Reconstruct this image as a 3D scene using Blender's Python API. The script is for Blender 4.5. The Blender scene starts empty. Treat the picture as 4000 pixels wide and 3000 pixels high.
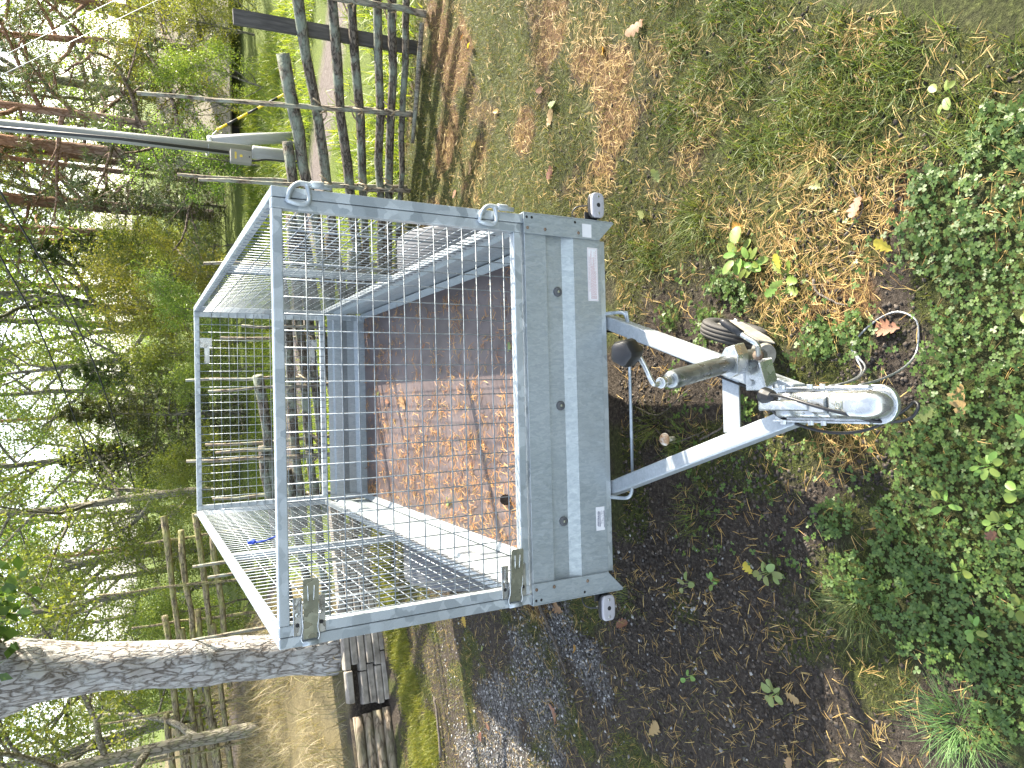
import bpy, math, random
import numpy as np
from mathutils import Vector, Matrix, noise as mnoise

sc = bpy.context.scene
col = sc.collection
R = math.radians

# ------------------------------------------------------------------ camera, sky, sun, exposure
CAM = (0.038, -2.087, 1.921)
cr_ = Vector((0.9995, -0.0281, -0.0128)); cd_ = Vector((-0.0245, -0.4751, -0.8796)); cf_ = Vector((0.0186, 0.8795, -0.4756))
cd = bpy.data.cameras.new('camera'); cam = bpy.data.objects.new('camera', cd); col.objects.link(cam)
cd.sensor_fit = 'HORIZONTAL'; cd.sensor_width = 36.0; cd.lens = 24.835
cd.clip_start = 0.02; cd.clip_end = 2000
# the phone was held upright but the picture is stored on its side: picture-right is world-down
m3 = Matrix((cd_, cr_, -cf_)).transposed()
cam.matrix_world = Matrix.Translation(CAM) @ m3.to_4x4()
sc.camera = cam

SUN_AZ, SUN_EL = 24.0, 29.0            # azimuth measured from +X towards +Y
sdir = Vector((math.cos(R(SUN_AZ)) * math.cos(R(SUN_EL)), math.sin(R(SUN_AZ)) * math.cos(R(SUN_EL)), math.sin(R(SUN_EL))))
w = bpy.data.worlds.new('World'); sc.world = w; w.use_nodes = True
nt = w.node_tree; nt.nodes.clear()
sky = nt.nodes.new('ShaderNodeTexSky'); sky.sky_type = 'NISHITA'; sky.sun_disc = False
sky.sun_elevation = R(SUN_EL); sky.sun_rotation = math.atan2(sdir.x, sdir.y)
sky.air_density = 1.0; sky.dust_density = 1.6; sky.ozone_density = 1.0
bg = nt.nodes.new('ShaderNodeBackground'); bg.inputs[1].default_value = 0.15
wo = nt.nodes.new('ShaderNodeOutputWorld')
hz = nt.nodes.new('ShaderNodeHueSaturation'); hz.inputs['Saturation'].default_value = 0.55     # sky desaturated to take the blue cast out of the shade
nt.links.new(sky.outputs[0], hz.inputs['Color']); nt.links.new(hz.outputs[0], bg.inputs[0]); nt.links.new(bg.outputs[0], wo.inputs[0])
sl = bpy.data.lights.new('sun', 'SUN'); sl.energy = 4.6; sl.angle = R(0.6); sl.color = (1.0, 0.90, 0.74)
so = bpy.data.objects.new('sun', sl); col.objects.link(so)
so.rotation_euler = (-sdir).to_track_quat('-Z', 'Y').to_euler(); so.location = (20, 10, 20)
sc.view_settings.view_transform = 'Standard'; sc.view_settings.look = 'None'
sc.view_settings.exposure = 2.35; sc.view_settings.gamma = 1.0; sc.view_settings.use_curve_mapping = False

sc.cycles.max_bounces = 5; sc.cycles.diffuse_bounces = 3; sc.cycles.glossy_bounces = 2; sc.cycles.transmission_bounces = 3; sc.cycles.transparent_max_bounces = 4
sc.cycles.caustics_reflective = False; sc.cycles.caustics_refractive = False

# ------------------------------------------------------------------ helpers: materials
def lin(c):
    return tuple(((v / 255.0) / 12.92 if v / 255.0 <= 0.04045 else ((v / 255.0 + 0.055) / 1.055) ** 2.4) for v in c)

MATS = {}
def new_mat(name):
    m = bpy.data.materials.new(name); m.use_nodes = True
    n = m.node_tree; n.nodes.clear()
    out = n.nodes.new('ShaderNodeOutputMaterial'); b = n.nodes.new('ShaderNodeBsdfPrincipled')
    n.links.new(b.outputs[0], out.inputs[0])
    MATS[name] = m
    return m, n, b, out

def ramp(n, fac, stops):
    r = n.nodes.new('ShaderNodeValToRGB'); e = r.color_ramp.elements
    while len(e) < len(stops): e.new(0.5)
    for i, (p, c) in enumerate(stops):
        e[i].position = p; e[i].color = (c[0], c[1], c[2], 1)
    n.links.new(fac, r.inputs[0]); return r.outputs[0]

def texco(n, kind='Object', scale=None):
    t = n.nodes.new('ShaderNodeTexCoord'); o = t.outputs[kind]
    if scale:
        mp = n.nodes.new('ShaderNodeMapping'); mp.inputs['Scale'].default_value = scale
        n.links.new(o, mp.inputs[0]); o = mp.outputs[0]
    return o

def nnoise(n, vec, scale, detail=4, rough=0.55, dist=0.0):
    t = n.nodes.new('ShaderNodeTexNoise'); t.inputs['Scale'].default_value = scale
    t.inputs['Detail'].default_value = detail; t.inputs['Roughness'].default_value = rough
    t.inputs['Distortion'].default_value = dist
    if vec is not None: n.links.new(vec, t.inputs['Vector'])
    return t.outputs['Fac']

def mixc(n, fac, a, b, mode='MIX'):
    m = n.nodes.new('ShaderNodeMix'); m.data_type = 'RGBA'; m.blend_type = mode
    for k, v in ((0, fac), (6, a), (7, b)):
        if isinstance(v, (int, float)): m.inputs[k].default_value = v
        elif isinstance(v, tuple): m.inputs[k].default_value = (v[0], v[1], v[2], 1)
        else: n.links.new(v, m.inputs[k])
    return m.outputs[2]

def bump(n, b, h, strength=0.3, dist=0.01):
    u = n.nodes.new('ShaderNodeBump'); u.inputs['Strength'].default_value = strength; u.inputs['Distance'].default_value = dist
    n.links.new(h, u.inputs['Height']); n.links.new(u.outputs[0], b.inputs['Normal'])

def math_n(n, op, a, b=None, clamp=False):
    m = n.nodes.new('ShaderNodeMath'); m.operation = op; m.use_clamp = clamp
    for i, v in enumerate((a, b)):
        if v is None: continue
        if isinstance(v, (int, float)): m.inputs[i].default_value = v
        else: n.links.new(v, m.inputs[i])
    return m.outputs[0]

def noise_mat(name, stops, scale=8, rough=0.7, metal=0.0, bmp=0.3, bdist=0.005, stretch=None, detail=5, bscale=None, spec=0.5, coord='Object', dist=0.0):
    m, n, b, o = new_mat(name)
    v = texco(n, coord, stretch)
    f = nnoise(n, v, scale, detail, 0.6, dist)
    n.links.new(ramp(n, f, stops), b.inputs['Base Color'])
    b.inputs['Roughness'].default_value = rough; b.inputs['Metallic'].default_value = metal
    b.inputs['Specular IOR Level'].default_value = spec
    if bmp: bump(n, b, nnoise(n, v, bscale or scale * 2.5, 5, 0.6), bmp, bdist)
    return m

def galv_mat(name, c0, c1, spangle=32.0, rough=0.42, metal=0.35, dirt=0.35, stretch=None):
    """hot dip galvanised steel: crystal spangle in flat grey tones, streaked dirt"""
    m, n, b, o = new_mat(name)
    v = texco(n, 'Object', stretch)
    wv = n.nodes.new('ShaderNodeTexNoise'); wv.inputs['Scale'].default_value = 30; n.links.new(v, wv.inputs['Vector'])
    vm = n.nodes.new('ShaderNodeVectorMath'); vm.operation = 'MULTIPLY_ADD'
    n.links.new(wv.outputs['Color'], vm.inputs[0]); vm.inputs[1].default_value = (0.03, 0.03, 0.03); n.links.new(v, vm.inputs[2])
    vo = n.nodes.new('ShaderNodeTexVoronoi'); vo.inputs['Scale'].default_value = spangle; n.links.new(vm.outputs[0], vo.inputs['Vector'])
    sp = n.nodes.new('ShaderNodeSeparateColor'); n.links.new(vo.outputs['Color'], sp.inputs[0])
    base = ramp(n, sp.outputs[0], [(0.0, c0), (0.55, tuple((a + c) / 2 for a, c in zip(c0, c1))), (1.0, c1)])
    d = nnoise(n, v, 5.5, 8, 0.7)
    dd = ramp(n, d, [(0.42, (0, 0, 0)), (0.72, (1, 1, 1))])
    base = mixc(n, math_n(n, 'MULTIPLY', dd, dirt), base, (c0[0] * 0.55, c0[1] * 0.56, c0[2] * 0.52))
    fine = nnoise(n, v, 260, 2, 0.5)
    base = mixc(n, 0.07, base, ramp(n, fine, [(0.3, (0.1, 0.1, 0.1)), (0.7, (0.9, 0.9, 0.9))]), 'OVERLAY')
    n.links.new(base, b.inputs['Base Color'])
    b.inputs['Metallic'].default_value = metal
    rr = n.nodes.new('ShaderNodeMapRange'); rr.inputs[3].default_value = rough - 0.1; rr.inputs[4].default_value = rough + 0.14
    n.links.new(sp.outputs[1], rr.inputs[0]); n.links.new(rr.outputs[0], b.inputs['Roughness'])
    bump(n, b, d, 0.08, 0.004)
    return m

def leaf_mat(name, cols, trans=0.45, rough=0.5, spec=0.35):
    m, n, b, o = new_mat(name)
    g = n.nodes.new('ShaderNodeNewGeometry')
    k = len(cols)
    c = ramp(n, g.outputs['Random Per Island'], [(i / max(1, k - 1), cc) for i, cc in enumerate(cols)])
    oi = n.nodes.new('ShaderNodeObjectInfo')
    hs = n.nodes.new('ShaderNodeHueSaturation'); n.links.new(c, hs.inputs['Color'])
    mr = n.nodes.new('ShaderNodeMapRange'); mr.inputs[3].default_value = 0.47; mr.inputs[4].default_value = 0.53
    n.links.new(oi.outputs['Random'], mr.inputs[0]); n.links.new(mr.outputs[0], hs.inputs['Hue'])
    mr2 = n.nodes.new('ShaderNodeMapRange'); mr2.inputs[3].default_value = 0.8; mr2.inputs[4].default_value = 1.2
    n.links.new(oi.outputs['Random'], mr2.inputs[0]); n.links.new(mr2.outputs[0], hs.inputs['Value'])
    n.links.new(hs.outputs[0], b.inputs['Base Color']); b.inputs['Roughness'].default_value = rough
    b.inputs['Specular IOR Level'].default_value = spec
    t = n.nodes.new('ShaderNodeBsdfTranslucent')
    tc = mixc(n, 1.0, hs.outputs[0], (1.35, 1.25, 0.55), 'MULTIPLY'); n.links.new(tc, t.inputs[0])
    mx = n.nodes.new('ShaderNodeMixShader'); mx.inputs[0].default_value = trans
    n.links.new(b.outputs[0], mx.inputs[1]); n.links.new(t.outputs[0], mx.inputs[2]); n.links.new(mx.outputs[0], o.inputs[0])
    return m

def plain(name, c, rough=0.5, metal=0.0, var=0.12, scale=40):
    return noise_mat(name, [(0.25, tuple(v * (1 - var) for v in c)), (0.75, tuple(min(1, v * (1 + var)) for v in c))], scale, rough, metal, 0.08, 0.002)

# ------------------------------------------------------------------ helpers: objects
def tag(o, label=None, cat=None, group=None, kind=None):
    if label: o['label'] = label
    if cat: o['category'] = cat
    if group: o['group'] = group
    if kind: o['kind'] = kind
    return o

def empty(name, loc=(0, 0, 0), rz=0.0):
    o = bpy.data.objects.new(name, None); col.objects.link(o); o.location = loc; o.rotation_euler = (0, 0, rz)
    o.empty_display_size = 0.05
    return o

def link(name, me, mat=None, parent=None):
    o = bpy.data.objects.new(name, me); col.objects.link(o)
    if mat is not None and not me.materials:
        for q in (mat if isinstance(mat, (list, tuple)) else [mat]): me.materials.append(MATS[q] if isinstance(q, str) else q)
    if parent is not None: o.parent = parent
    return o

def npmesh(name, V, F, smooth=False, mi=None):
    """mesh from numpy arrays, all faces with the same number of corners"""
    V = np.asarray(V, np.float32).reshape(-1, 3); F = np.asarray(F, np.int32)
    me = bpy.data.meshes.new(name); nf, k = F.shape
    me.vertices.add(len(V)); me.vertices.foreach_set('co', V.ravel())
    me.loops.add(nf * k); me.loops.foreach_set('vertex_index', F.ravel())
    me.polygons.add(nf); me.polygons.foreach_set('loop_start', np.arange(0, nf * k, k, dtype=np.int32))
    if smooth: me.polygons.foreach_set('use_smooth', np.ones(nf, bool))
    if mi is not None: me.polygons.foreach_set('material_index', np.asarray(mi, np.int32))
    me.update(calc_edges=True); me.validate()
    return me

def frame_of(d):
    d = Vector(d).normalized()
    a = Vector((0, 0, 1)) if abs(d.z) < 0.9 else Vector((1, 0, 0))
    s = d.cross(a).normalized(); return s, s.cross(d).normalized(), d

class MB:
    def __init__(self): self.v = []; self.f = []
    def box(self, x0, x1, y0, y1, z0, z1):
        i = len(self.v)
        self.v += [(x0, y0, z0), (x1, y0, z0), (x1, y1, z0), (x0, y1, z0), (x0, y0, z1), (x1, y0, z1), (x1, y1, z1), (x0, y1, z1)]
        self.f += [tuple(i + k for k in q) for q in ((3, 2, 1, 0), (4, 5, 6, 7), (0, 1, 5, 4), (1, 2, 6, 5), (2, 3, 7, 6), (3, 0, 4, 7))]
        return self
    def bar(self, p0, p1, wd, ht, up=(0, 0, 1)):
        p0 = Vector(p0); p1 = Vector(p1); d = (p1 - p0).normalized(); s = d.cross(Vector(up)).normalized(); u = s.cross(d).normalized()
        i = len(self.v)
        for p in (p0, p1):
            for a, b in ((-1, -1), (1, -1), (1, 1), (-1, 1)): self.v.append(tuple(p + s * a * wd / 2 + u * b * ht / 2))
        self.f += [tuple(i + k for k in q) for q in ((0, 1, 2, 3), (7, 6, 5, 4), (0, 4, 5, 1), (1, 5, 6, 2), (2, 6, 7, 3), (3, 7, 4, 0))]
        return self
    def tube(self, pts, rad, n=8, cap=True, closed=False):
        pts = [Vector(p) for p in pts]; m = len(pts)
        if not isinstance(rad, (list, tuple)): rad = [rad] * m
        i0 = len(self.v); s = None
        for k, p in enumerate(pts):
            if closed: d = (pts[(k + 1) % m] - pts[k - 1])
            else: d = (pts[min(k + 1, m - 1)] - pts[max(k - 1, 0)])
            d = d.normalized() if d.length > 1e-9 else Vector((0, 0, 1))
            if s is None: s, u, _ = frame_of(d)
            else:
                s = (s - d * s.dot(d)); s = s.normalized() if s.length > 1e-6 else frame_of(d)[0]; u = s.cross(d)
            u = s.cross(d).normalized()
            for j in range(n):
                a = 2 * math.pi * j / n; self.v.append(tuple(p + (s * math.cos(a) + u * math.sin(a)) * rad[k]))
        for k in range(m if closed else m - 1):
            a0 = i0 + k * n; b0 = i0 + ((k + 1) % m) * n
            for j in range(n): self.f.append((a0 + j, a0 + (j + 1) % n, b0 + (j + 1) % n, b0 + j))
        if cap and not closed:
            self.f.append(tuple(i0 + j for j in range(n - 1, -1, -1))); self.f.append(tuple(i0 + (m - 1) * n + j for j in range(n)))
        return self
    def prism(self, prof, p0, p1, up=(0, 0, 1)):
        """closed profile (s, u) swept from p0 to p1"""
        p0 = Vector(p0); p1 = Vector(p1); d = (p1 - p0).normalized(); s = d.cross(Vector(up)).normalized(); u = s.cross(d).normalized()
        i = len(self.v); n = len(prof)
        for p in (p0, p1):
            for a, b in prof: self.v.append(tuple(p + s * a + u * b))
        for j in range(n): self.f.append((i + j, i + (j + 1) % n, i + n + (j + 1) % n, i + n + j))
        self.f.append(tuple(i + j for j in range(n - 1, -1, -1))); self.f.append(tuple(i + n + j for j in range(n)))
        return self
    def loft(self, rings, cap=True):
        i0 = len(self.v); n = len(rings[0])
        for r_ in rings: self.v += [tuple(q) for q in r_]
        for k in range(len(rings) - 1):
            for j in range(n): self.f.append((i0 + k * n + j, i0 + k * n + (j + 1) % n, i0 + (k + 1) * n + (j + 1) % n, i0 + (k + 1) * n + j))
        if cap:
            self.f.append(tuple(i0 + j for j in range(n - 1, -1, -1))); self.f.append(tuple(i0 + (len(rings) - 1) * n + j for j in range(n)))
        return self
    def mesh(self, name, smooth=False):
        me = bpy.data.meshes.new(name); me.from_pydata(self.v, [], self.f); me.update()
        if smooth: me.polygons.foreach_set('use_smooth', [True] * len(me.polygons))
        return me
    def build(self, name, mat, parent=None, smooth=False, bevel=0, bseg=2, sub=0):
        o = link(name, self.mesh(name, smooth), mat, parent)
        if bevel:
            b = o.modifiers.new('bevel', 'BEVEL'); b.width = bevel; b.segments = bseg; b.limit_method = 'ANGLE'; b.angle_limit = R(35); b.harden_normals = False
        if sub:
            s = o.modifiers.new('sub', 'SUBSURF'); s.levels = sub; s.render_levels = sub
        return o

def smooth_path(pts, k=6):
    """Catmull-Rom through the points"""
    P = [Vector(p) for p in pts]; P = [P[0] * 2 - P[1]] + P + [P[-1] * 2 - P[-2]]; out = []
    for i in range(1, len(P) - 2):
        for j in range(k):
            t = j / k; a, b, c, d = P[i - 1], P[i], P[i + 1], P[i + 2]
            out.append(0.5 * ((2 * b) + (c - a) * t + (2 * a - 5 * b + 4 * c - d) * t * t + (3 * b - a - 3 * c + d) * t ** 3))
    out.append(P[-2]); return out

def copy_tree(o, parent=None):
    c = o.copy(); col.objects.link(c); c.parent = parent
    for ch in list(o.children): copy_tree(ch, c)
    return c

def text_mesh(txt, size):
    cu = bpy.data.curves.new('txt', 'FONT'); cu.body = txt; cu.size = size; cu.align_x = 'CENTER'; cu.align_y = 'CENTER'
    ob = bpy.data.objects.new('txt', cu); col.objects.link(ob)
    bpy.context.view_layer.update()
    me = bpy.data.meshes.new_from_object(ob.evaluated_get(bpy.context.evaluated_depsgraph_get()))
    bpy.data.objects.remove(ob); bpy.data.curves.remove(cu)
    return me

# ------------------------------------------------------------------ value noise and ground fields
def vn(x, y, s, seed=0):
    x = np.asarray(x, float) / s + seed * 17.31; y = np.asarray(y, float) / s + seed * 7.77
    xi = np.floor(x); yi = np.floor(y); fx = x - xi; fy = y - yi
    fx = fx * fx * (3 - 2 * fx); fy = fy * fy * (3 - 2 * fy)
    def h(a, b):
        q = np.sin(a * 127.1 + b * 311.7 + seed * 74.7) * 43758.5453
        return q - np.floor(q)
    return (h(xi, yi) * (1 - fx) + h(xi + 1, yi) * fx) * (1 - fy) + (h(xi, yi + 1) * (1 - fx) + h(xi + 1, yi + 1) * fx) * fy
def fbm(x, y, s, seed=0, o=4):
    a = 0.0; amp = 0.5; t = 0.0
    for k in range(o):
        a = a + amp * vn(x, y, s / 2 ** k, seed + k); t += amp; amp *= 0.5
    return a / t
def sstep(a, b, x):
    t = np.clip((x - a) / (b - a), 0, 1); return t * t * (3 - 2 * t)
def blobs(x, y, L):
    r = np.zeros_like(np.asarray(x, float))
    for bx, by, br in L: r = np.maximum(r, np.exp(-((x - bx) ** 2 + (y - by) ** 2) / (br * br)))
    return r

WALL0 = np.array([-3.6, 3.44]); WALLD = np.array([0.949, 0.3153]); WALLN = np.array([-0.3153, 0.949])
def bank(x, y):
    t = (x - WALL0[0]) * WALLD[0] + (y - WALL0[1]) * WALLD[1]; nn = (x - WALL0[0]) * WALLN[0] + (y - WALL0[1]) * WALLN[1]
    side = 1 - sstep(2.05, 3.6, t + 0.12 * nn)
    h = 0.30 * sstep(0.10, 0.19, nn) + 0.16 * sstep(0.3, 3.0, nn) + 0.25 * sstep(2.0, 8.0, nn)
    return h * side
def road_f(x, y):
    # gravel road running from the right, past the fence, away behind the trailer
    yc = np.where(x > 1.0, 5.8 - 0.74 * (x - 3.0), 7.28 - 0.35 * (x - 1.0)); yc = np.where(x > 5.0, 4.32 - 0.45 * (x - 5.0), yc)
    return np.clip(1 - np.abs(y - yc) / 0.78, 0, 1)
def ground_h(x, y):
    x = np.asarray(x, float); y = np.asarray(y, float)
    h = 0.02 * (fbm(x, y, 1.2, 3) - 0.5) + 0.012 * (fbm(x, y, 0.22, 5) - 0.5)
    far = sstep(5, 30, np.hypot(x, y))
    h = h + far * (fbm(x, y, 22, 9) - 0.5) * 0.9
    # lush verge past the fence is a little lower, the road is nearly flat
    return h + bank(x, y)
def gh(x, y): return float(ground_h(np.array([x]), np.array([y]))[0])

CLOVER = [(.45, -1.0, .16), (.43, -1.13, .20), (.17, -1.12, .20), (.04, -1.02, .12), (.04, -1.14, .20), (-.17, -.95, .14), (-.28, -1.10, .25), (-.38, -.91, .16), (-.52, -.68, .09), (-.50, -.85, .14), (-.61, -.95, .14), (-.61, -1.12, .15), (-.36, -.64, .08), (.30, -.12, .07), (.34, .10, .06), (.20, -.72, .08), (.20, -.60, .07), (.62, -1.15, .12), (-.82, -1.12, .10), (.57, -.95, .07), (.44, -.20, .07), (.38, -.28, .06), (.03, -.44, .06), (-.02, -.30, .05)]
SOIL = [(.62, -.70, .15), (.48, -.62, .20), (.55, -.82, .12), (.34, -.55, .18), (-.42, -.30, .34), (-.68, .1, .40), (-.24, -.42, .20), (-.05, .6, .55), (-.95, -.35, .3), (-1.0, .3, .3), (.10, -.80, .2), (-.2, -.75, .14)]
GRASS = [(.93, -.41, .18), (.99, -.71, .26), (.96, -.94, .30), (.87, -1.15, .28), (1.16, -.04, .22), (.68, -.02, .10), (1.35, -.5, .45), (.63, .20, .09), (.80, .32, .14), (1.15, -1.1, .4), (1.5, -.1, .25), (-.18, .10, .05)]
LITTER = [(1.68, .62, .22), (1.45, .45, .20), (1.22, .42, .18), (1.05, .55, .16), (2.3, 2.15, .35), (1.75, 2.3, .35), (1.2, 2.5, .4), (2.6, 2.4, .4), (1.45, 1.9, .25), (1.9, .95, .2), (.9, 1.6, .2), (-1.0, 1.25, .20), (.48, -.62, .24), (.36, -.50, .18), (.60, -.78, .16), (.30, -.70, .12), (-.1, -.66, .15), (1.0, 3.0, .5), (.75, -.55, .12), (1.5, 1.25, .16)]
GRAVEL = [(-1.55, 1.25, .55), (-1.9, 1.65, .5), (-1.25, .75, .25), (-2.4, 2.0, .5), (-1.15, 1.0, .3)]
STRIP = [(-2.3, 3.3, .30), (-2.7, 3.05, .34), (-2.0, 3.55, .30), (-1.7, 3.75, .32), (-3.2, 2.9, .4), (-1.35, 3.95, .35), (-2.45, 2.85, .22)]
def fields(x, y):
    n1 = fbm(x, y, .35, 11); n2 = fbm(x, y, .16, 21); n3 = fbm(x, y, .8, 31)
    clover = sstep(.30, .62, blobs(x, y, CLOVER) + .55 * (n2 - .5) + .3 * (n1 - .5))
    soil = sstep(.35, .8, blobs(x, y, SOIL) + .5 * (n1 - .5))
    strip = sstep(.30, .75, blobs(x, y, STRIP) + .3 * (n1 - .5))
    right = sstep(.25, .75, x + .25 * (n3 - .5)) * sstep(-1.6, -.6, y)
    grass = np.clip(sstep(.28, .66, blobs(x, y, GRASS) + .5 * (n1 - .5)), 0, 1)
    litter = np.clip(sstep(.34, .74, blobs(x, y, LITTER) + .6 * (n1 - .5)) + right * sstep(.57, .70, fbm(x, y, .3, 111)) * .6, 0, 1)
    gravel = sstep(.42, 1.0, blobs(x, y, GRAVEL) + .8 * (n2 - .5)) * .85
    moss = np.clip(sstep(.45, .60, fbm(x, y, .28, 41)) * (1 - .6 * gravel), 0, 1)
    beyond = sstep(0, .35, (y - (3.62 - .335 * x)))        # past the roundpole fence
    return dict(clover=clover * (1 - beyond), soil=soil, strip=strip, grass=grass, litter=litter, gravel=gravel, moss=moss, beyond=beyond, right=right)

# ------------------------------------------------------------------ ground sheet
def axis(lo, hi, step, far, grow=1.16):
    a = list(np.arange(lo, hi + 1e-6, step)); s = step
    while a[-1] < far: s *= grow; a.append(a[-1] + s)
    s = step
    while a[0] > -far: s *= grow; a.insert(0, a[0] - s)
    return np.array(a)
gx = axis(-3.6, 3.4, 0.03, 420); gy = axis(-1.6, 4.6, 0.03, 420)
GX, GY = np.meshgrid(gx, gy); GZ = ground_h(GX, GY)
nx, ny = len(gx), len(gy)
idx = np.arange(nx * ny).reshape(ny, nx)
GF = np.stack([idx[:-1, :-1], idx[:-1, 1:], idx[1:, 1:], idx[1:, :-1]], -1).reshape(-1, 4)
gme = npmesh('ground', np.stack([GX, GY, GZ], -1).reshape(-1, 3), GF, True)
fl = fields(GX, GY); rd = road_f(GX, GY); bk = bank(GX, GY)
def cattr(me, name, r_, g_, b_):
    c = me.color_attributes.new(name, 'FLOAT_COLOR', 'POINT')
    c.data.foreach_set('color', np.stack([r_.ravel(), g_.ravel(), b_.ravel(), np.ones(r_.size)], -1).astype(np.float32).ravel())
green = np.clip(np.maximum.reduce([fl['clover'] * .8, fl['grass'] * .8, fl['moss'] * .8, fl['right'] * (1 - fl['litter']) * (1 - fl['soil']) * .85]), 0, 1)
cattr(gme, 'zone_a', green, fl['litter'], fl['gravel'])
dry = sstep(.2, .34, bk) * sstep(.30, .6, fbm(GX, GY, 1.5, 71) + .12)
cattr(gme, 'zone_b', np.maximum(fl['strip'], fl['beyond'] * (1 - .9 * dry)), rd ** .5, dry)
m, n, b, o = new_mat('ground')
v = texco(n, 'Object')
def vcol(name):
    a = n.nodes.new('ShaderNodeVertexColor'); a.layer_name = name
    s = n.nodes.new('ShaderNodeSeparateColor'); n.links.new(a.outputs[0], s.inputs[0]); return s.outputs
za = vcol('zone_a'); zb = vcol('zone_b')
nf = nnoise(n, v, 55, 8, 0.7); nm = nnoise(n, v, 9, 6, 0.65); ng = nnoise(n, v, 170, 3, 0.6)
soil = ramp(n, nf, [(0.30, (.016, .0125, .010)), (0.50, (.046, .037, .029)), (0.70, (.105, .088, .072))])
needle = ramp(n, nnoise(n, texco(n, 'Object', (1, 3.0, 1)), 70, 6, 0.75), [(0.34, (.022, .014, .009)), (0.52, (.115, .066, .030)), (0.68, (.26, .165, .078))])
mossc = ramp(n, nf, [(0.32, (.016, .020, .006)), (0.55, (.055, .068, .016)), (0.72, (.115, .135, .030))])
grav = n.nodes.new('ShaderNodeTexVoronoi'); grav.inputs['Scale'].default_value = 95; n.links.new(v, grav.inputs['Vector'])
gs = n.nodes.new('ShaderNodeSeparateColor'); n.links.new(grav.outputs['Color'], gs.inputs[0])
gravc = ramp(n, gs.outputs[0], [(0.0, (.020, .018, .016)), (0.5, (.075, .071, .067)), (1.0, (.24, .235, .23))])
def mask(z, nz, lo=.15, hi=.85, k=.9):
    a = math_n(n, 'ADD', z, math_n(n, 'MULTIPLY', math_n(n, 'SUBTRACT', nz, .5), k))
    r = n.nodes.new('ShaderNodeMapRange'); r.inputs[1].default_value = lo; r.inputs[2].default_value = hi; r.clamp = True
    n.links.new(a, r.inputs[0]); return r.outputs[0]
c = mixc(n, mask(za[1], nm, .25, .95), soil, needle)
c = mixc(n, mask(za[0], nm, .25, .95), c, mossc)
c = mixc(n, mask(za[2], nf, .25, .9), c, gravc)
lush = ramp(n, nf, [(0.3, (.035, .055, .010)), (0.55, (.10, .135, .022)), (0.75, (.17, .19, .04))])
c = mixc(n, mask(zb[0], nm, .3, .8, .6), c, lush)
dryc = ramp(n, nf, [(0.3, (.06, .05, .025)), (0.55, (.15, .125, .065)), (0.75, (.24, .205, .115))])
c = mixc(n, mask(zb[2], nm, .3, .8, .6), c, dryc)
roadc = ramp(n, nnoise(n, v, 26, 8, .75), [(0.3, (.075, .062, .055)), (0.55, (.15, .128, .118)), (0.75, (.24, .21, .20))])
c = mixc(n, mask(zb[1], nm, .3, .75, .5), c, roadc)
n.links.new(c, b.inputs['Base Color']); b.inputs['Roughness'].default_value = 0.9; b.inputs['Specular IOR Level'].default_value = 0.2
hh = math_n(n, 'ADD', math_n(n, 'MULTIPLY', nf, 1.0), math_n(n, 'MULTIPLY', ng, .5))
bump(n, b, hh, 0.9, 0.02)
tag(link('ground', gme, m), kind='structure')

# ------------------------------------------------------------------ scatter: needles, grass, clover, moss, gravel
rng = np.random.default_rng(7)
def sample(n_, x0, x1, y0, y1, dens):
    """points kept with probability dens(x, y)"""
    X = rng.uniform(x0, x1, n_); Y = rng.uniform(y0, y1, n_)
    k = rng.uniform(0, 1, n_) < dens(X, Y); return X[k], Y[k]
# floor space of the trailer body and the camera side is not seen: keep what the picture can show
def seen(X, Y):
    dx = X - CAM[0]; dy = Y - CAM[1]
    return (np.abs(dx) < (dy * .66 + .25)) & ~((np.abs(X) < .56) & (Y > .45) & (Y < 3.0))

def ribbons(X, Y, Z, L, W, az, lift, bend, mat, name, label, cat, segs=3, taper=True):
    """strips: start at (X,Y,Z), run along az, rise by lift (radians) and curl over by bend"""
    n_ = len(X); k = segs + 1
    t = np.linspace(0, 1, k)[None, :]
    ang = lift[:, None] - bend[:, None] * t
    st = (L / segs)[:, None]
    ds = np.cos(ang[:, :-1]) * st; dz = np.sin(ang[:, :-1]) * st
    S = np.concatenate([np.zeros((n_, 1)), np.cumsum(ds, 1)], 1); H = np.concatenate([np.zeros((n_, 1)), np.cumsum(dz, 1)], 1)
    curv = rng.normal(0, .16, n_)[:, None] * t ** 2 * L[:, None]
    ca, sa = np.cos(az)[:, None], np.sin(az)[:, None]
    PX = X[:, None] + S * ca - curv * sa; PY = Y[:, None] + S * sa + curv * ca; PZ = Z[:, None] + H
    wd = W[:, None] * (0.5 * (1 - .85 * t ** 1.6) if taper else np.full_like(t, .5) * (1 - .6 * t ** 4))
    roll = rng.uniform(-.7, .7, n_)[:, None]
    ox = -sa * wd * np.cos(roll); oy = ca * wd * np.cos(roll); oz = wd * np.sin(roll)
    V = np.stack([np.stack([PX - ox, PY - oy, PZ - oz], -1), np.stack([PX + ox, PY + oy, PZ + oz], -1)], 2)   # n,k,2,3
    base = (np.arange(n_) * k * 2)[:, None, None]
    j = np.arange(segs)[None, :, None]
    F = base + j * 2 + np.array([0, 1, 3, 2])[None, None, :]
    me = npmesh(name, V.reshape(-1, 3), F.reshape(-1, 4), True)
    return tag(link(name, me, mat), label, cat, kind='stuff') if label else link(name, me, mat)

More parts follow.
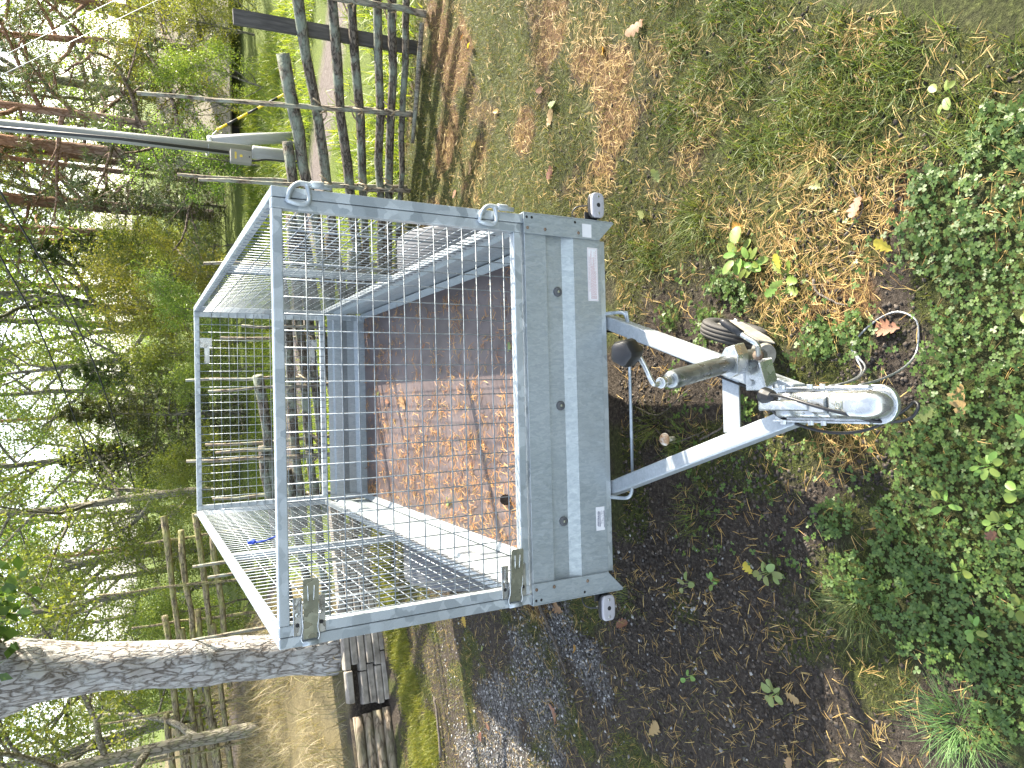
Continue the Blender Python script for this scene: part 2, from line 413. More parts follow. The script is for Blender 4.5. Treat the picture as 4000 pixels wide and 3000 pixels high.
leaf_mat('needle_litter', [(.11, .050, .022), (.26, .125, .050), (.36, .20, .085), (.18, .080, .032), (.44, .29, .14), (.30, .15, .062)], .12, .6)
leaf_mat('grass_green', [(.045, .085, .015), (.085, .14, .024), (.13, .19, .04), (.16, .19, .05), (.06, .12, .03)], .42, .5)
leaf_mat('grass_olive', [(.09, .12, .022), (.13, .165, .030), (.18, .19, .042), (.25, .22, .08), (.11, .15, .025), (.15, .18, .035), (.12, .16, .03)], .38, .55)
leaf_mat('grass_lush', [(.10, .15, .020), (.17, .22, .030), (.24, .25, .05), (.14, .20, .025)], .45, .5)
leaf_mat('grass_dry', [(.27, .235, .15), (.36, .32, .21), (.18, .15, .085), (.30, .28, .16), (.14, .16, .05)], .3, .6)
leaf_mat('clover', [(.05, .115, .028), (.075, .155, .036), (.11, .20, .05), (.06, .135, .038), (.14, .23, .06)], .35, .45)
leaf_mat('moss', [(.05, .06, .012), (.085, .105, .018), (.13, .15, .026), (.035, .045, .010)], .25, .8)
noise_mat('pebble', [(0.3, (.09, .09, .092)), (0.5, (.20, .20, .205)), (0.7, (.42, .42, .43))], 24, .8, 0, .2, .002)

# pine needles
def nd(X, Y):
    f = fields(X, Y); s = seen(X, Y)
    d = .045 + .60 * f['litter'] + .05 * f['right'] + .05 * (X < -.7)
    d = d * (1 - .55 * f['clover']) * (1 - .9 * f['beyond']) * (1 - .75 * f['strip'])
    near = np.clip(1.25 - .20 * np.hypot(X, Y + 2.1), .22, 1)
    return np.clip(d * near, 0, 1) * s
X, Y = sample(210000, -3.2, 3.3, -1.5, 3.5, nd)
# needles fall in pairs and small fans
X = np.concatenate([X, X + rng.normal(0, .004, len(X))]); Y = np.concatenate([Y, Y + rng.normal(0, .004, len(Y))])
n_ = len(X); az = rng.uniform(0, 2 * np.pi, n_ // 2); az = np.concatenate([az, az + rng.normal(0, .22, n_ // 2)])
ribbons(X, Y, ground_h(X, Y) + rng.uniform(.003, .016, n_), rng.uniform(.030, .062, n_), rng.uniform(.0012, .0022, n_), az, rng.normal(.06, .18, n_), rng.normal(.1, .2, n_), 'needle_litter', 'pine_needles', 'fallen orange-brown pine needles scattered over the ground', 'needles', 2, False)

# short olive turf on the right and left
def od(X, Y):
    f = fields(X, Y)
    d = f['right'] * .95 * (1 - .75 * f['litter']) + .45 * f['grass'] + .16 * (X < -.8) + .55 * sstep(2.0, 3.0, Y) * (X < -.6) + .35 * f['moss'] * (1 - f['right'])
    return np.clip(d * (1 - .9 * f['soil']) * (1 - .85 * f['clover']) * (1 - f['beyond']) * (1 - .8 * f['gravel']), 0, 1) * seen(X, Y)
X, Y = sample(230000, -3.2, 3.3, -1.5, 3.5, od); n_ = len(X)
ribbons(X, Y, ground_h(X, Y) - .003, rng.uniform(.018, .052, n_) * (.7 + .5 * fbm(X, Y, .3, 51)), rng.uniform(.0016, .0032, n_), rng.uniform(0, 6.283, n_), rng.uniform(.25, 1.35, n_), rng.uniform(.2, 1.5, n_), 'grass_olive', 'short_turf', 'short olive and straw coloured turf around the trailer', 'turf')

# longer green grass
def gd(X, Y):
    f = fields(X, Y); d = f['grass'] * .9 * sstep(.40, .56, fbm(X, Y, .11, 61))
    d = d * (.25 + .75 * (blobs(X, Y, GRASS) > .2))
    return np.clip(d * (1 - f['beyond']) * (1 - .5 * f['soil']), 0, 1) * seen(X, Y)
X, Y = sample(170000, -.6, 3.0, -1.6, 2.5, gd); n_ = len(X)
ribbons(X, Y, ground_h(X, Y) - .003, rng.uniform(.04, .10, n_), rng.uniform(.0022, .0042, n_), rng.uniform(0, 6.283, n_), rng.uniform(.35, 1.45, n_), rng.uniform(.3, 1.7, n_), 'grass_green', 'green_grass', 'longer green grass growing beside the drawbar', 'grass', 4)

# bright strip below the retaining wall, and lush verge past the fence
def sd(X, Y): return fields(X, Y)['strip'] * seen(X, Y)
X, Y = sample(90000, -3.6, -.7, 2.3, 4.4, sd); n_ = len(X)
ribbons(X, Y, ground_h(X, Y) - .003, rng.uniform(.03, .07, n_), rng.uniform(.0024, .0046, n_), rng.uniform(0, 6.283, n_), rng.uniform(.5, 1.5, n_), rng.uniform(.2, 1.4, n_), 'grass_lush', 'mown_grass', 'bright mown grass strip below the retaining wall', 'grass')
def vd(X, Y):
    f = fields(X, Y); return f['beyond'] * (1 - sstep(.0, .3, road_f(X, Y))) * sstep(.30, .55, fbm(X, Y, .5, 81)) * (bank(X, Y) < .05)
X, Y = sample(60000, -2.2, 5.5, 2.3, 11, vd); n_ = len(X)
ribbons(X, Y, ground_h(X, Y) - .005, rng.uniform(.08, .26, n_), rng.uniform(.007, .014, n_), rng.uniform(0, 6.283, n_), rng.uniform(.7, 1.5, n_), rng.uniform(.3, 1.8, n_), 'grass_lush', 'verge_grass', 'tall bright green grass on the verges beyond the pole fence', 'grass', 4)
def dd(X, Y): return (bank(X, Y) > .30) * sstep(.30, .5, fbm(X, Y, .7, 91)) * 1.0
X, Y = sample(24000, -9, -1.2, 4.0, 11, dd); n_ = len(X)
ribbons(X, Y, ground_h(X, Y) - .005, rng.uniform(.12, .38, n_), rng.uniform(.004, .008, n_), rng.uniform(0, 6.283, n_), rng.uniform(.6, 1.5, n_), rng.uniform(.2, 1.9, n_), 'grass_dry', 'dry_grass', 'tall straw coloured dry grass on the bank behind the oak', 'grass', 4)

# clover carpet: three leaflets on a short stalk
def cdn(X, Y): return np.clip(fields(X, Y)['clover'] + .07 * (Y < .1) * (np.abs(X) < .6), 0, 1) * seen(X, Y)
X, Y = sample(30000, -1.3, 1.3, -1.6, .3, cdn); n_ = len(X)
rs = rng.uniform(.0045, .0088, n_) * (.75 + .55 * fbm(X, Y, .25, 101)); az = rng.uniform(0, 6.283, n_)
Zc = ground_h(X, Y) + rng.uniform(.008, .045, n_); tx_ = rng.normal(0, .25, n_); ty_ = rng.normal(0, .25, n_)
prof = np.array([(0, 0, 0), (.35, .42, .06), (.85, .62, .10), (1.25, .42, .03), (1.2, 0, -.02), (1.25, -.42, .03), (.85, -.62, .10), (.35, -.42, .06)])
V = []; F = []
for q in range(3):
    a = az + q * 2.0944; ca, sa = np.cos(a), np.sin(a)
    lx = prof[None, :, 0] * rs[:, None]; ly = prof[None, :, 1] * rs[:, None]; lz = prof[None, :, 2] * rs[:, None]
    wx = lx * ca[:, None] - ly * sa[:, None]; wy = lx * sa[:, None] + ly * ca[:, None]
    wz = lz + wx * tx_[:, None] + wy * ty_[:, None]
    V.append(np.stack([X[:, None] + wx, Y[:, None] + wy, Zc[:, None] + wz], -1).reshape(-1, 3))
V = np.concatenate(V); i8 = (np.arange(3 * n_) * 8)[:, None, None]
F = (i8 + np.array([[0, 1, 2, 3], [0, 3, 4, 5], [0, 5, 6, 7]])[None]).reshape(-1, 4)
tag(link('clover_carpet', npmesh('clover_carpet', V, F, True), 'clover'), 'carpet of small green clover leaves in the foreground', 'clover', kind='stuff')

# moss: tiny tufts
def md(X, Y):
    f = fields(X, Y); return np.clip(f['moss'] * (.25 + .75 * (1 - f['right'])) * (1 - .7 * f['clover']) * (1 - f['beyond']) * (1 - f['strip']), 0, 1) * seen(X, Y) * np.clip(1.2 - .22 * np.hypot(X, Y + 2.1), .2, 1)
X, Y = sample(200000, -3.0, 1.4, -1.5, 3.0, md); n_ = len(X)
ribbons(X, Y, ground_h(X, Y) - .002, rng.uniform(.006, .018, n_), rng.uniform(.002, .0045, n_), rng.uniform(0, 6.283, n_), rng.uniform(.1, 1.5, n_), rng.uniform(0, 1.2, n_), 'moss', 'moss', 'low dark green moss on the bare soil', 'moss', 2)

# gravel and soil crumbs: squashed low stones
def stones(name, n0, box, dens, s0, s1, mat, label, cat):
    X, Y = sample(n0, *box, dens); n_ = len(X)
    s = s0 + (s1 - s0) * rng.uniform(0, 1, n_) ** 2.2
    oc = np.array([(1, 0, 0), (0, 1, 0), (-1, 0, 0), (0, -1, 0), (0, 0, .7), (0, 0, -.7)], float)
    a = rng.uniform(0, 6.283, n_); sx = rng.uniform(.7, 1.3, n_); jit = rng.uniform(.7, 1.25, (n_, 6, 1))
    P = oc[None] * jit * s[:, None, None]; P[:, :, 0] *= sx[:, None]
    PX = P[:, :, 0] * np.cos(a)[:, None] - P[:, :, 1] * np.sin(a)[:, None]; PY = P[:, :, 0] * np.sin(a)[:, None] + P[:, :, 1] * np.cos(a)[:, None]
    V = np.stack([PX + X[:, None], PY + Y[:, None], P[:, :, 2] + (ground_h(X, Y) + s * .2)[:, None]], -1)
    F = np.array([(0, 1, 4), (1, 2, 4), (2, 3, 4), (3, 0, 4), (1, 0, 5), (2, 1, 5), (3, 2, 5), (0, 3, 5)])
    me = npmesh(name, V.reshape(-1, 3), ((np.arange(n_) * 6)[:, None, None] + F[None]).reshape(-1, 3), True)
    tag(link(name, me, mat), label, cat, kind='stuff')
m, n, b, o = new_mat('pebbles')
g = n.nodes.new('ShaderNodeNewGeometry')
n.links.new(ramp(n, g.outputs['Random Per Island'], [(0, (.035, .033, .031)), (.4, (.09, .087, .083)), (.75, (.18, .177, .172)), (1, (.40, .40, .39))]), b.inputs['Base Color']); b.inputs['Roughness'].default_value = .85
m, n, b, o = new_mat('crumbs')
g = n.nodes.new('ShaderNodeNewGeometry')
n.links.new(ramp(n, g.outputs['Random Per Island'], [(0, (.016, .0125, .010)), (.6, (.046, .037, .030)), (1, (.11, .092, .075))]), b.inputs['Base Color']); b.inputs['Roughness'].default_value = .95
stones('gravel', 60000, (-3.2, -.5, -.3, 3.2), lambda X, Y: np.clip(.9 * fields(X, Y)['gravel'] + .05, 0, 1) * (1 - fields(X, Y)['strip']) * seen(X, Y), .003, .011, 'pebbles', 'pale grey gravel strewn over the parking ground on the left', 'gravel')
stones('soil_crumbs', 60000, (-1.6, 1.4, -1.5, 1.0), lambda X, Y: np.clip(.12 + .8 * fields(X, Y)['soil'], 0, 1) * (1 - .8 * fields(X, Y)['clover']) * seen(X, Y), .002, .010, 'crumbs', 'dark crumbs of bare soil in the foreground', 'soil')

# ------------------------------------------------------------------ trailer materials
galv_mat('galvanised', (.30, .345, .375), (.50, .55, .58), 26, .40, .40, .25)
galv_mat('galvanised_wire', (.17, .20, .225), (.26, .29, .315), 60, .42, .45, .2)
galv_mat('sheet_steel', (.29, .335, .36), (.355, .40, .425), 150, .40, .35, .16, (1, 1, .35))
galv_mat('drawbar_steel', (.36, .40, .43), (.43, .47, .50), 130, .40, .40, .25)
galv_mat('zinc_plate', (.48, .50, .50), (.66, .68, .67), 45, .26, .85, .3)
galv_mat('zinc_olive', (.26, .275, .22), (.36, .37, .29), 45, .32, .7, .4)
galv_mat('jack_tube', (.20, .215, .22), (.36, .38, .38), 90, .35, .8, .9, (1, 1, .25))
noise_mat('plywood', [(0.25, (.048, .034, .033)), (0.5, (.098, .075, .073)), (0.75, (.15, .12, .115))], 7, .42, 0, .12, .002, (1, .35, 1), 8)
plain('black_plastic', (.014, .0145, .016), .42)
plain('grey_plastic', (.045, .047, .055), .5)
noise_mat('tyre', [(0.3, (.018, .018, .019)), (0.7, (.055, .052, .048))], 14, .75, 0, .2, .002)
noise_mat('muddy_plate', [(0.3, (.15, .14, .12)), (0.7, (.33, .31, .275))], 26, .7, .2, .3, .003)
plain('rubber', (.075, .080, .088), .6)
plain('hole_dark', (.012, .012, .013), .7)
noise_mat('rusty', [(0.3, (.10, .055, .03)), (0.6, (.24, .18, .13)), (0.8, (.36, .34, .31))], 60, .7, .4, .2, .001)
plain('sticker_white', (.62, .63, .66), .5, 0, .04)
plain('ink_red', (.45, .27, .28), .6)
plain('ink_dark', (.09, .10, .16), .6)
plain('lens', (.34, .34, .37), .22, 0, .05)
plain('mudguard', (.10, .105, .115), .55)
plain('rope_blue', (.02, .06, .42), .6)

trailer = tag(empty('trailer'), 'galvanised single-axle box trailer with tall wire mesh cage', 'trailer')
W2, LT, Z0, Z1, T = 0.66, 2.814, 0.733, 1.560, 0.031

# floor, walls
fme = MB().box(-.628, .628, .024, 2.782, .452, .464)
floor = fme.build('floor', 'plywood', trailer, bevel=.001)
prof_o = [(0, .728), (0, .646), (-.015, .638), (-.015, .574), (0, .532), (0, .417), (-.018, .417)]
def sheet(prof, t=.003): return [(a, b) for a, b in prof] + [(a - t, b + (t if k == len(prof) - 1 else 0)) for k, (a, b) in reversed(list(enumerate(prof)))]
front = MB().prism(sheet(prof_o), (-.640, 0, 0), (.640, 0, 0)).build('front_panel', 'sheet_steel', trailer)
top_lip = MB().box(-.640, .640, -.002, .028, .7285, .7315).build('top_rail', 'galvanised', trailer, bevel=.001)
prof_s = [(0, .728), (0, .690), (-.014, .676), (-.014, .618), (.002, .575), (.002, .500), (.002, .425), (-.016, .425)]
MB().prism(sheet(prof_s), (.650, .002, 0), (.650, 2.800, 0)).build('side_wall', 'sheet_steel', trailer)
MB().prism(sheet(prof_s), (-.650, 2.800, 0), (-.650, .002, 0)).build('side_wall', 'sheet_steel', trailer)
for s in (-1, 1):    # folded edge strip between floor and wall
    MB().prism([(0, 0), (.030, .0), (.030, .028), (.0, .004)] if s > 0 else [(0, 0), (-.0, .004), (-.030, .028), (-.030, 0)], (s * .612, .03, .4645), (s * .612, 2.775, .4645)).build('floor_strip', 'sheet_steel', trailer)
tail = MB().prism(sheet([(.0, .722), (.0, .690), (-.012, .680), (-.012, .630), (.012, .585), (.012, .535), (-.004, .512), (-.004, .455)]), (.600, 2.784, 0), (-.600, 2.784, 0)).build('tailgate', 'sheet_steel', trailer)
for s in (-1, 1): MB().box(s * .618 - .019, s * .618 + .019, 2.770, 2.779, .455, .725).build('corner_post', 'galvanised', tail, bevel=.002)

# front corner brackets with slanted feet, rivets, holes
def disc(cx, cz, r_, y0, y1, name, mat, parent, n=14, hexa=False):
    k = 6 if hexa else n; ring = lambda y, q: [(cx + q * math.cos(2 * math.pi * j / k), y, cz + q * math.sin(2 * math.pi * j / k)) for j in range(k)]
    return MB().loft([ring(y0, r_), ring(y1 + (y0 - y1) * .35, r_), ring(y1, r_ * .78)]).build(name, mat, parent, smooth=not hexa)
for s in (-1, 1):
    br = MB(); p = [(.596, .424), (.664, .356), (.664, .736), (.596, .736)]
    if s < 0: p = [(-a, b_) for a, b_ in reversed(p)]
    i = len(br.v); br.v += [(a, -.0075, b_) for a, b_ in p] + [(a, -.0035, b_) for a, b_ in p]
    br.f += [(0, 1, 2, 3), (7, 6, 5, 4), (0, 4, 5, 1), (1, 5, 6, 2), (2, 6, 7, 3), (3, 7, 4, 0)]
    br.box(min(s * .6645, s * .6685), max(s * .6645, s * .6685), -.0075, .062, .362, .736)
    br = br.build('corner_bracket', 'sheet_steel', trailer, bevel=.0012)
    for z in (.722, .652, .514): disc(s * .615, z, .0056, -.0076, -.0105, 'rivet', 'rusty', br)
    for z in (.724, .704, .527): disc(s * .652, z, .0048, -.0076, -.0079, 'hole', 'hole_dark', br)
    if s > 0: MB().box(.602, .650, -.0083, -.0077, .458, .497).build('blank_sticker', 'sticker_white', br)
for x in (.404, .004, -.400):
    pg = disc(x, .594, .0165, .0148, .008, 'rubber_plug', 'rubber', front, 20)
    disc(x, .594, .005, .0078, .004, 'bolt', 'zinc_olive', pg)

# stickers on the front panel
def panel_text(txt, size, x, z, y, mat, parent, name='printed_text', maxw=None):
    me = text_mesh(txt, size); o_ = link(name, me, mat, parent)
    o_.rotation_euler = (R(90), 0, 0); o_.location = (x, y, z)
    if maxw and o_.dimensions.x > maxw: o_.scale = (maxw / o_.dimensions.x, 1, 1)
    return o_
st = MB().box(.376, .568, -.0012, -.0004, .4295, .4735).build('notice_sticker', 'sticker_white', front)
bd = MB()
for (a, b_, c_, e_) in ((.379, .565, .4708, .4716), (.379, .565, .4314, .4322), (.379, .3796, .4322, .4708), (.5644, .565, .4322, .4708)): bd.box(a, b_, -.0016, -.0013, c_, e_)
bd.build('printed_border', 'ink_red', st)
panel_text('ZINC COATING - MAINTENANCE AND EXPLOITATION', .0068, .472, .4655, -.0017, 'ink_red', st, maxw=.125)
rr_ = random.Random(3); lines = MB(); z = .4595
for k in range(8):
    x = .384; xe = .384 + rr_.choice([.17, .165, .12, .175, .10, .15])
    while x < xe:
        wd = rr_.uniform(.004, .012); lines.box(x, min(x + wd, xe), -.0016, -.0013, z, z + .0014); x += wd + .0015
    z -= .0032
lines.build('printed_lines', 'ink_red', st)
pt = MB().box(-.446, -.362, -.0012, -.0004, .4285, .4655).build('type_plate', 'sticker_white', front, bevel=.0003)
panel_text('Gardentrailer Sp. z o.o.', .0052, -.404, .4600, -.0016, 'ink_dark', pt, maxw=.048)
cl_ = MB()
for z in (.4532, .4472):
    x = -.432
    while x < -.378:
        wd = rr_.uniform(.0016, .0034); cl_.box(x, x + wd, -.0016, -.0013, z, z + rr_.uniform(.0028, .0040)); x += wd + .0007
cl_.build('printed_lines', 'ink_dark', pt)
panel_text('750 kg      1 - 750 kg', .0056, -.400, .4418, -.0016, 'ink_dark', pt)
panel_text('0 - 75 kg    2 - 0 kg', .0056, -.400, .4358, -.0016, 'ink_dark', pt)
bc = MB(); x = -.436
while x < -.376:
    wd = rr_.choice([.0006, .001, .0016]); bc.box(x, x + wd, -.0016, -.0013, .4293, .4322); x += wd + rr_.choice([.0006, .001])
bc.build('printed_bars', 'ink_dark', pt)

# cage: gates and side panels, each wire its own piece
WR = .0019
def wire_mesh(name, length, axis):
    e = {'x': (length, 0, 0), 'y': (0, length, 0), 'z': (0, 0, length)}[axis]
    me = MB().tube([tuple(-v / 2 for v in e), (0, 0, 0), tuple(v / 2 for v in e)], WR, 6).mesh(name, True); me.materials.append(MATS['galvanised_wire']); return me
def put(me, name, parent, loc, rot=None):
    o_ = bpy.data.objects.new(name, me); col.objects.link(o_); o_.parent = parent; o_.location = loc
    if rot: o_.rotation_euler = rot
    return o_
wrand = random.Random(11)
jr = lambda s=.0035: wrand.uniform(-s, s)
gw_x = wire_mesh('wire_across', 1.236, 'x'); gw_z = wire_mesh('wire_upright', .802, 'z')
sw_y = wire_mesh('wire_along', 2.780, 'y')
def gate(name, y0, ywire, sgn):
    g_ = MB()
    for s in (-1, 1): g_.box(s * .613 - .0155, s * .613 + .0155, y0, y0 + T, .742, Z1)
    g_.box(-.5974, .5974, y0 + .0004, y0 + T - .0004, Z1 - T, Z1 - .0005); g_.box(-.5974, .5974, y0 + .0004, y0 + T - .0004, .7425, .742 + T)
    g_ = g_.build(name, 'galvanised', trailer, bevel=.003)
    for k in range(14): put(gw_x, 'wire', g_, (jr(.002), ywire, .7965 + .0509 * k + jr(.0012)), (0, jr(.0012), jr(.0008)))
    for k in range(23): put(gw_z, 'wire', g_, (-.5475 + .04977 * k + jr(.0012), ywire + sgn * .0034, 1.151), (jr(.0008), jr(.0015), 0))
    return g_
fg = gate('front_gate', 0.0, .0335, 1)
rg = gate('rear_gate', LT - T, LT - T - .0025, -1)
for s in (-1, 1):
    x0, x1 = sorted((s * .6305, s * (.6305 + T)))
    sp = MB()
    for ya in (0.0, 1.285, LT - T): sp.box(x0 + (.0004 if 0 < ya < 2 else 0), x1 - (.0004 if 0 < ya < 2 else 0), ya, ya + T, Z0 + (T if 0 < ya < 2 else 0), Z1 - (T if 0 < ya < 2 else 0))
    sp.box(x0 + .0003, x1 - .0003, T, LT - T, Z1 - T, Z1 - .0003); sp.box(x0 + .0003, x1 - .0003, T, LT - T, Z0 + .0003, Z0 + T)
    sp = sp.build('side_panel', 'galvanised', trailer, bevel=.003)
    for k in range(14): put(sw_y, 'wire', sp, (s * .6285, LT / 2, .7965 + .0509 * k + jr(.0012)))
    for k in range(54): put(gw_z, 'wire', sp, (s * .6252, .078 + .0502 * k + jr(.0012), 1.151), (jr(.001), 0, 0))
MB().box(.40, .46, LT - .052, LT - .048, 1.46, 1.53).build('latch_plate', 'zinc_plate', rg); MB().box(.30, .40, LT - .054, LT - .050, 1.475, 1.505).build('latch_lever', 'zinc_plate', rg)
MB().box(.40, .46, LT - .052, LT - .048, .80, .87).build('latch_plate', 'zinc_plate', rg); MB().box(.30, .40, LT - .054, LT - .050, .815, .845).build('latch_lever', 'zinc_plate', rg)

# bent-rod hinges on the right
for z in (1.455, .842):
    loop = smooth_path([(.624, -.006, z + .060), (.652, -.012, z + .052), (.672, -.010, z + .030), (.673, -.009, z + .002), (.671, -.009, z - .030)], 5)
    hg = MB().tube([(.617, -.004, z + .064)] + loop + [(.670, -.009, z - .066)], .0072, 10)
    hg.tube(smooth_path([(.620, -.006, z + .062), (.614, -.010, z + .040), (.614, -.010, z + .012), (.628, -.011, z + .000), (.655, -.011, z + .002), (.671, -.010, z + .006)], 5), .0072, 10)
    hg = hg.build('hinge_loop', 'galvanised', trailer, True)
    MB().tube([(.673, -.009, z - .006), (.673, -.009, z - .042)], .0110, 14).build('hinge_sleeve', 'galvanised', hg, True, bevel=.001)

# spring latches on the left
for z in (1.476, .806):
    y = -.003
    lp = MB().box(-.628, -.520, y - .002, y + .001, z + .020, z + .046); lp.box(-.628, -.520, y - .002, y + .001, z - .046, z - .020); lp.box(-.640, -.575, y - .002, y + .001, z - .0195, z + .0195)
    lp = lp.build('latch', 'zinc_plate', trailer, bevel=.002)
    lv = MB()
    rings = []
    for x, hw, yy in ((-.640, .019, -.008), (-.600, .021, -.016), (-.585, .020, -.022), (-.555, .021, -.026), (-.50, .0225, -.030), (-.468, .0225, -.034), (-.462, .018, -.035)):
        rings.append([(x, yy, z - hw), (x, yy - .0018, z - hw), (x, yy - .0018, z + hw), (x, yy, z + hw)])
    lv = lv.loft(rings).build('lever', 'zinc_olive', lp)
    for dz in (-.0095, .0095): MB().tube([(-.482, -.0346, z + dz), (-.525, -.0310, z + dz * .8)], [.0018, .0022], 8).build('pressed_rib', 'zinc_plate', lv, True)
    for sg in (-1, 1):
        MB().tube(smooth_path([(-.650, -.010, z + sg * .020), (-.632, -.014, z + sg * .026), (-.606, -.018, z + sg * .021), (-.570, -.022, z + sg * .024), (-.535, -.022, z + sg * .023)], 4), .0022, 8).build('side_bow', 'zinc_plate', lp, True)
        disc(-.570, z + sg * .033, .0062, y - .002, y - .009, 'bolt', 'zinc_plate', lp, hexa=True); disc(-.598, z + sg * .034, .006, y - .0022, y - .0026, 'hole', 'hole_dark', lp)
        co = [(-.590 + .0052 * math.cos(a), -.014 + .0052 * math.sin(a), z + sg * (.010 + .0007 * a)) for a in np.linspace(0, 6.28 * 3, 30)]
        MB().tube(co, .0013, 6).build('spring', 'zinc_plate', lp, True)
    MB().tube([(-.651, -.012, z - .022), (-.651, -.012, z + .022)], .0075, 10).build('catch', 'galvanised', lp, True)

# drawbars, cross plate, rod and u-bolts
dz_t = .380
def drawbar(s):
    p0 = Vector((s * .030, -.790, dz_t - .028)); p1 = Vector((s * .600, .92, dz_t - .028))
    t = .0042; w_, h_ = .050, .056
    o_ = [(-w_ / 2, -h_ / 2), (w_ / 2, -h_ / 2), (w_ / 2, h_ / 2), (-w_ / 2, h_ / 2)]
    return MB().prism(o_, p0, p1).build('drawbar', 'drawbar_steel', trailer, bevel=.007, bseg=3)
dbs = [drawbar(1), drawbar(-1)]
MB().box(-.085, .085, -.566, -.500, dz_t - .050, dz_t - .044).build('cross_plate', 'drawbar_steel', trailer, bevel=.001)
MB().tube([(.335, -.040, .352), (.332, -.062, .352), (.30, -.068, .350), (-.28, -.068, .350)], .0058, 10).build('cross_rod', 'galvanised', trailer, True)
for s in (-1, 1):
    MB().tube(smooth_path([(s * .335, .06, .410), (s * .335, .02, .385), (s * .333, -.045, .362), (s * .315, -.060, .352), (s * .285, -.064, .350)], 4), .0065, 10).build('u_bolt', 'galvanised', trailer, True)
MB().box(-.60, .60, .015, .055, .385, .416).build('cross_member', 'galvanised', trailer, bevel=.003)
MB().box(-.56, .56, 1.36, 1.44, .27, .35).build('axle', 'galvanised', trailer, bevel=.004)
for s in (-1, 1): MB().box(s * .58 - .02, s * .58 + .02, .06, 2.75, .37, .424).build('chassis_rail', 'galvanised', trailer, bevel=.003)

# coupler
cp = MB()
def arc_ring(y0, hw, z, n=11):      # flat outline with rounded nose
    pts = [(hw, -.742, z)]
    for a in np.linspace(0, math.pi, n): pts.append((hw * math.cos(a), y0 - hw * .95 * math.sin(a), z))
    pts.append((-hw, -.742, z)); return pts
cp.loft([arc_ring(-1.046, .0462, .372), arc_ring(-1.046, .0470, .378), arc_ring(-1.046, .0470, .386), arc_ring(-1.045, .0450, .388)])
coupler = cp.build('coupler', 'zinc_plate', trailer, bevel=.0015)
MB().box(-.0462, -.0400, -1.03, -.745, .3885, .402).build('flange', 'zinc_plate', coupler, bevel=.002); MB().box(.0400, .0462, -1.03, -.745, .3885, .402).build('flange', 'zinc_plate', coupler, bevel=.002)
def sect(y, hw, zt, zb=.387, n=12):
    return [(hw * math.copysign(abs(math.cos(a)) ** .55, math.cos(a)), y, zb + (zt - zb) * abs(math.sin(a)) ** .55) for a in np.linspace(0, math.pi, n)]
MB().loft([sect(-.765, .033, .412), sect(-.770, .0345, .418), sect(-.800, .0345, .420), sect(-.806, .0330, .416), sect(-.818, .0330, .416), sect(-.824, .0345, .421), sect(-.872, .0345, .423), sect(-.880, .033, .418), sect(-.890, .033, .418), sect(-.900, .0345, .424), sect(-.940, .0345, .424)]).build('body', 'zinc_plate', coupler, True)
MB().loft([sect(-.940, .0335, .420), sect(-.946, .0350, .440), sect(-.960, .0352, .446), sect(-1.000, .0350, .446), sect(-1.025, .0352, .449), sect(-1.045, .0345, .447), sect(-1.062, .0310, .437), sect(-1.074, .0245, .421), sect(-1.081, .0150, .402), sect(-1.084, .005, .390)]).build('ball_head', 'zinc_plate', coupler, True)
hd = MB().loft([[(x * .0135, y, zb + (zt - zb) * q) for x, q in ((-.8, 0), (.8, 0), (1, .25), (1, .75), (.7, 1), (-.7, 1), (-1, .75), (-1, .25))] for y, zb, zt in ((-.760, .452, .470), (-.768, .447, .474), (-.80, .446, .475), (-.88, .440, .468), (-.905, .437, .463))])
hd = hd.build('coupling_handle', 'zinc_plate', coupler, True, bevel=.001)
MB().loft([[(x * hw, y, .421 + (zt - .421) * q) for x, q in ((-1, 0), (1, 0), (1, .7), (.7, 1), (-.7, 1), (-1, .7))] for y, hw, zt in ((-.900, .015, .456), (-.915, .022, .459), (-.944, .0235, .452))]).build('release_catch', 'zinc_plate', hd)
MB().box(-.004, .004, -.934, -.928, .4555, .4578).build('slot', 'hole_dark', hd); MB().box(-.0008, .0008, -.941, -.918, .4562, .4585).build('seam', 'hole_dark', hd)
emb = MB().box(-.010, .010, -.992, -.972, .4458, .4468); emb = emb.build('emblem', 'zinc_olive', coupler, bevel=.0006)
MB().tube([(.0072 * math.cos(a), -.982 + .0072 * math.sin(a), .4474) for a in np.linspace(0, 2 * math.pi, 17)[:-1]], .0008, 6, closed=True).build('emblem_ring', 'zinc_plate', emb, True)
MB().box(-.0032, .0032, -.9826, -.9814, .4466, .4476).build('emblem_bar', 'zinc_plate', emb)
for sx in (-1, 1):
    for y in (-.782, -.868, -.905):
        k = 6; r_ = .0085 if y > -.9 else .0075
        MB().loft([[(sx * xx, y + r_ * math.cos(2 * math.pi * j / k), .402 + r_ * math.sin(2 * math.pi * j / k)) for j in range(k)] for xx in (.0395, .0520)]).build('bolt', 'zinc_plate', coupler, bevel=.0008)
st_ = MB()
for x, y, l_ in ((.026, -.834, .016), (.026, -.841, .010), (.026, -.853, .012), (.026, -.866, .008), (-.024, -.838, .010), (-.026, -.850, .012), (-.022, -.862, .008)):
    for q in range(3): st_.box(x - l_ / 2 + q * l_ / 3, x - l_ / 2 + q * l_ / 3 + l_ / 4.5, y - .0012, y + .0012, .4225, .4240)
st_.build('stamped_marks', 'zinc_olive', coupler)

